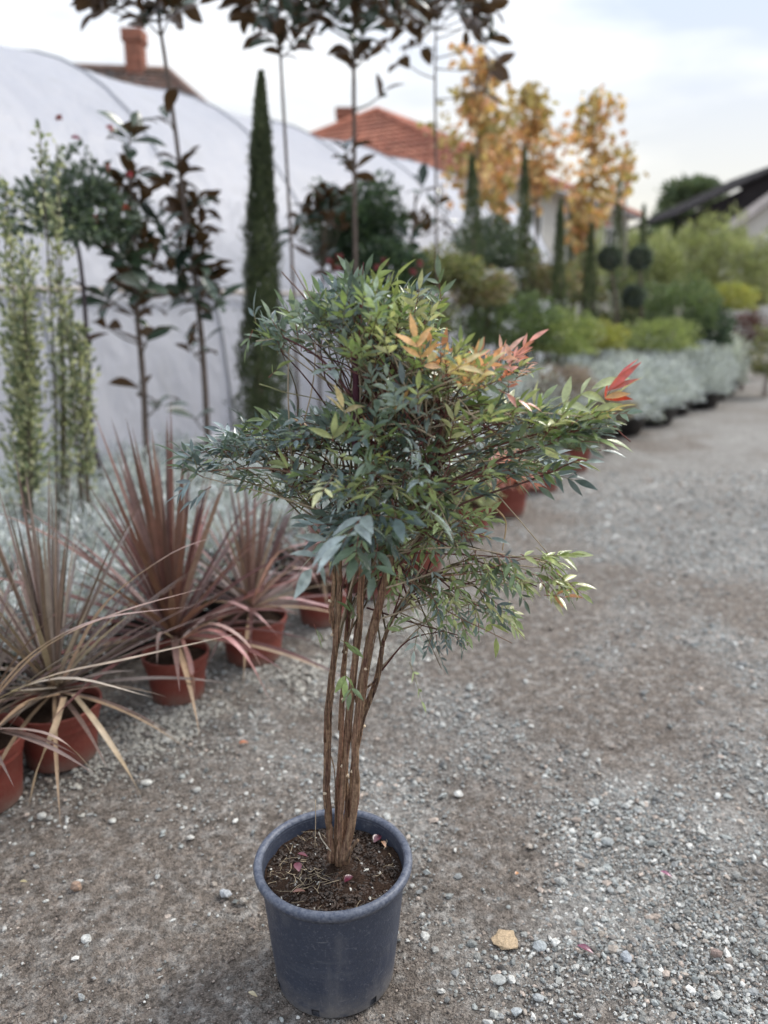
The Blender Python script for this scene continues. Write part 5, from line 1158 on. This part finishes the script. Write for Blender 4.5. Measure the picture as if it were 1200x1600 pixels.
# dark open shed at the right and the pale gable beside it
def shed():
    Y = 34.0; a = P(1058, 338, Y); b = P(1270, 240, Y); t = thing('open_shed', 'open shed with a wide dark roof above the bamboo', 'shed', (a[0], a[1], 0)); l = np.array([a[0], a[1], 0])
    p0, p1 = a - l, b - l; p2 = p1 + np.array([6.5, 0, -(p1[2] - p0[2])]); n0 = 0
    for (u, v) in ((p0, p1), (p1, p2)):
        m = 12
        for k in range(m):
            s0, s1 = u + (v - u) * k / m, u + (v - u) * (k + .985) / m; th = np.array([0, 0, 0.10 if k % 2 else 0.13]); q = [s0, s1, s1 + [0, 8, 0], s0 + [0, 8, 0]]; V = np.array(q + [x + th for x in q]); mesh_obj('roof_sheet', V, box((0, 0, 0), (1, 1, 1))[1], M_black, t, smooth=False)
    zl = p0[2] - 1.9; q = [np.array([p0[0] + .4, .25, zl + 1.0]), np.array([p2[0] - .4, .25, zl + 1.0]), p2 + [-.4, .25, -.1], p1 + [0, .25, -.05], p0 + [.4, .25, -.02]]
    mesh_obj('interior_shade_panel', np.vstack([q, np.array(q) + [0, .1, 0]]), [np.array([(0, 1, 2, 3, 4), (9, 8, 7, 6, 5)]), np.array([(i, (i + 1) % 5, (i + 1) % 5 + 5, i + 5) for i in range(5)])], M_black, t, smooth=False)  # black panel standing in for the shade inside the open shed
    V, F = box((p0[0] + .2, 0.3, p0[2] - .35), (p2[0] - .2, .5, p0[2] - .02)); mesh_obj('beam', V, F, M_black, t, smooth=False)
    for x in (0.6, 3.2, 6.0, 9.0, 11.5):
        V, F = box((x - .12, .3, 0), (x + .12, .55, p0[2] - .1)); mesh_obj('post', V, F, M_beige, t, smooth=False)
    V, F = box((0.3, 7.6, 0), (p2[0] - .3, 7.8, p0[2])); mesh_obj('back_wall', V, F, M_black, t, smooth=False)
    for k in range(8):
        x = 0.4 + k * 1.3; V, F = box((x, .3, 0), (x + .1, .4, max(.2, 0.3))); 
shed()
def gable():
    Y = 27.0; a = P(1155, 352, Y); b = P(1245, 290, Y); l = np.array([a[0], a[1], 0]); t = thing('pale_barn', 'pale gabled barn cut by the right edge under the dark shed roof', 'barn', tuple(l)); p0, p1 = a - l, b - l; x2 = p1[0] * 2
    V = np.array([(0, 0, 0), (x2, 0, 0), (x2, 0, p0[2]), (p1[0], 0, p1[2]), (0, 0, p0[2])] + [(0, 1.2, 0), (x2, 1.2, 0), (x2, 1.2, p0[2]), (p1[0], 1.2, p1[2]), (0, 1.2, p0[2])], float)
    mesh_obj('wall', V, [np.array([(0, 1, 2, 3, 4), (9, 8, 7, 6, 5)]), np.array([(0, 4, 9, 5), (1, 6, 7, 2)])], M_render, t, smooth=False)
    for s in (0, 1):
        e = np.array([-.25, -.25, p0[2] - .2]) if s == 0 else np.array([x2 + .25, -.25, p0[2] - .2]); q = [e, np.array([p1[0], -.25, p1[2] + .05]), np.array([p1[0], 1.4, p1[2] + .05]), e + [0, 1.65, 0]]; V = np.array(q + [v + [0, 0, .1] for v in q]); mesh_obj('roof_slope', V, box((0, 0, 0), (1, 1, 1))[1], M_tile_old, t, np.tile((0.30, 0.27, 0.25), (8, 1)), False)
    window(t, (1.0, -.01, p0[2] - 1.4), (1, 0, 0), .8, 1.0)
gable()

# far trees
def far_tree(px, py, rx, ry, Y, cols, label, seed, n=2600, leaf=0.5):
    c = P(px, py, Y); R, H = Wd(rx, Y, 0), Wd(ry, Y, 0); t = thing('far_tree', label, 'tree', (c[0], c[1], 0), 'far trees beyond the yard')
    r_ = np.random.default_rng(seed); Vs, Cs = [], []
    for k in range(9):
        q0 = rdir(1, r_)[0] * [R * .6, R * .5, H * .55]; V, F, C = bush_mesh('f', n // 9, (R * .5, R * .5, H * .55), 0, leaf, leaf * .6, cols, seed + k, shell=.3, flat_bottom=False); Vs.append(V + q0 + [0, 0, c[2]]); Cs.append(C * (0.85 + .3 * r_.random()))
    foliage(t, np.concatenate(Vs), F, np.concatenate(Cs), M_far, 'crown'); branchy(t, [(0, 0, 0), (0.1, 0, c[2] * .5), (0, 0, c[2])], .35, .15)
FG = [(0.10, 0.13, 0.075), (0.13, 0.16, 0.09), (0.08, 0.11, 0.065)]
far_tree(1082, 312, 50, 26, 60, FG, 'round-headed far green tree left of the dark shed roof', 401)
far_tree(1050, 345, 26, 22, 55, FG, 'lower far tree at the left foot of the round-headed one', 402)
for k, (px, py, rx, ry, Y, lab) in enumerate([(640, 420, 70, 40, 45, 'far tree hidden behind the greenhouse end'), (930, 400, 60, 46, 48, 'far tree behind the pale clump by the orange trees'), (1010, 410, 60, 40, 50, 'far tree behind the clipped balls'), (1150, 420, 90, 50, 52, 'far tree mass behind the shed posts')]):
    far_tree(px, py, rx, ry, Y, FG, lab, 410 + k)
print('objects', len(bpy.data.objects))
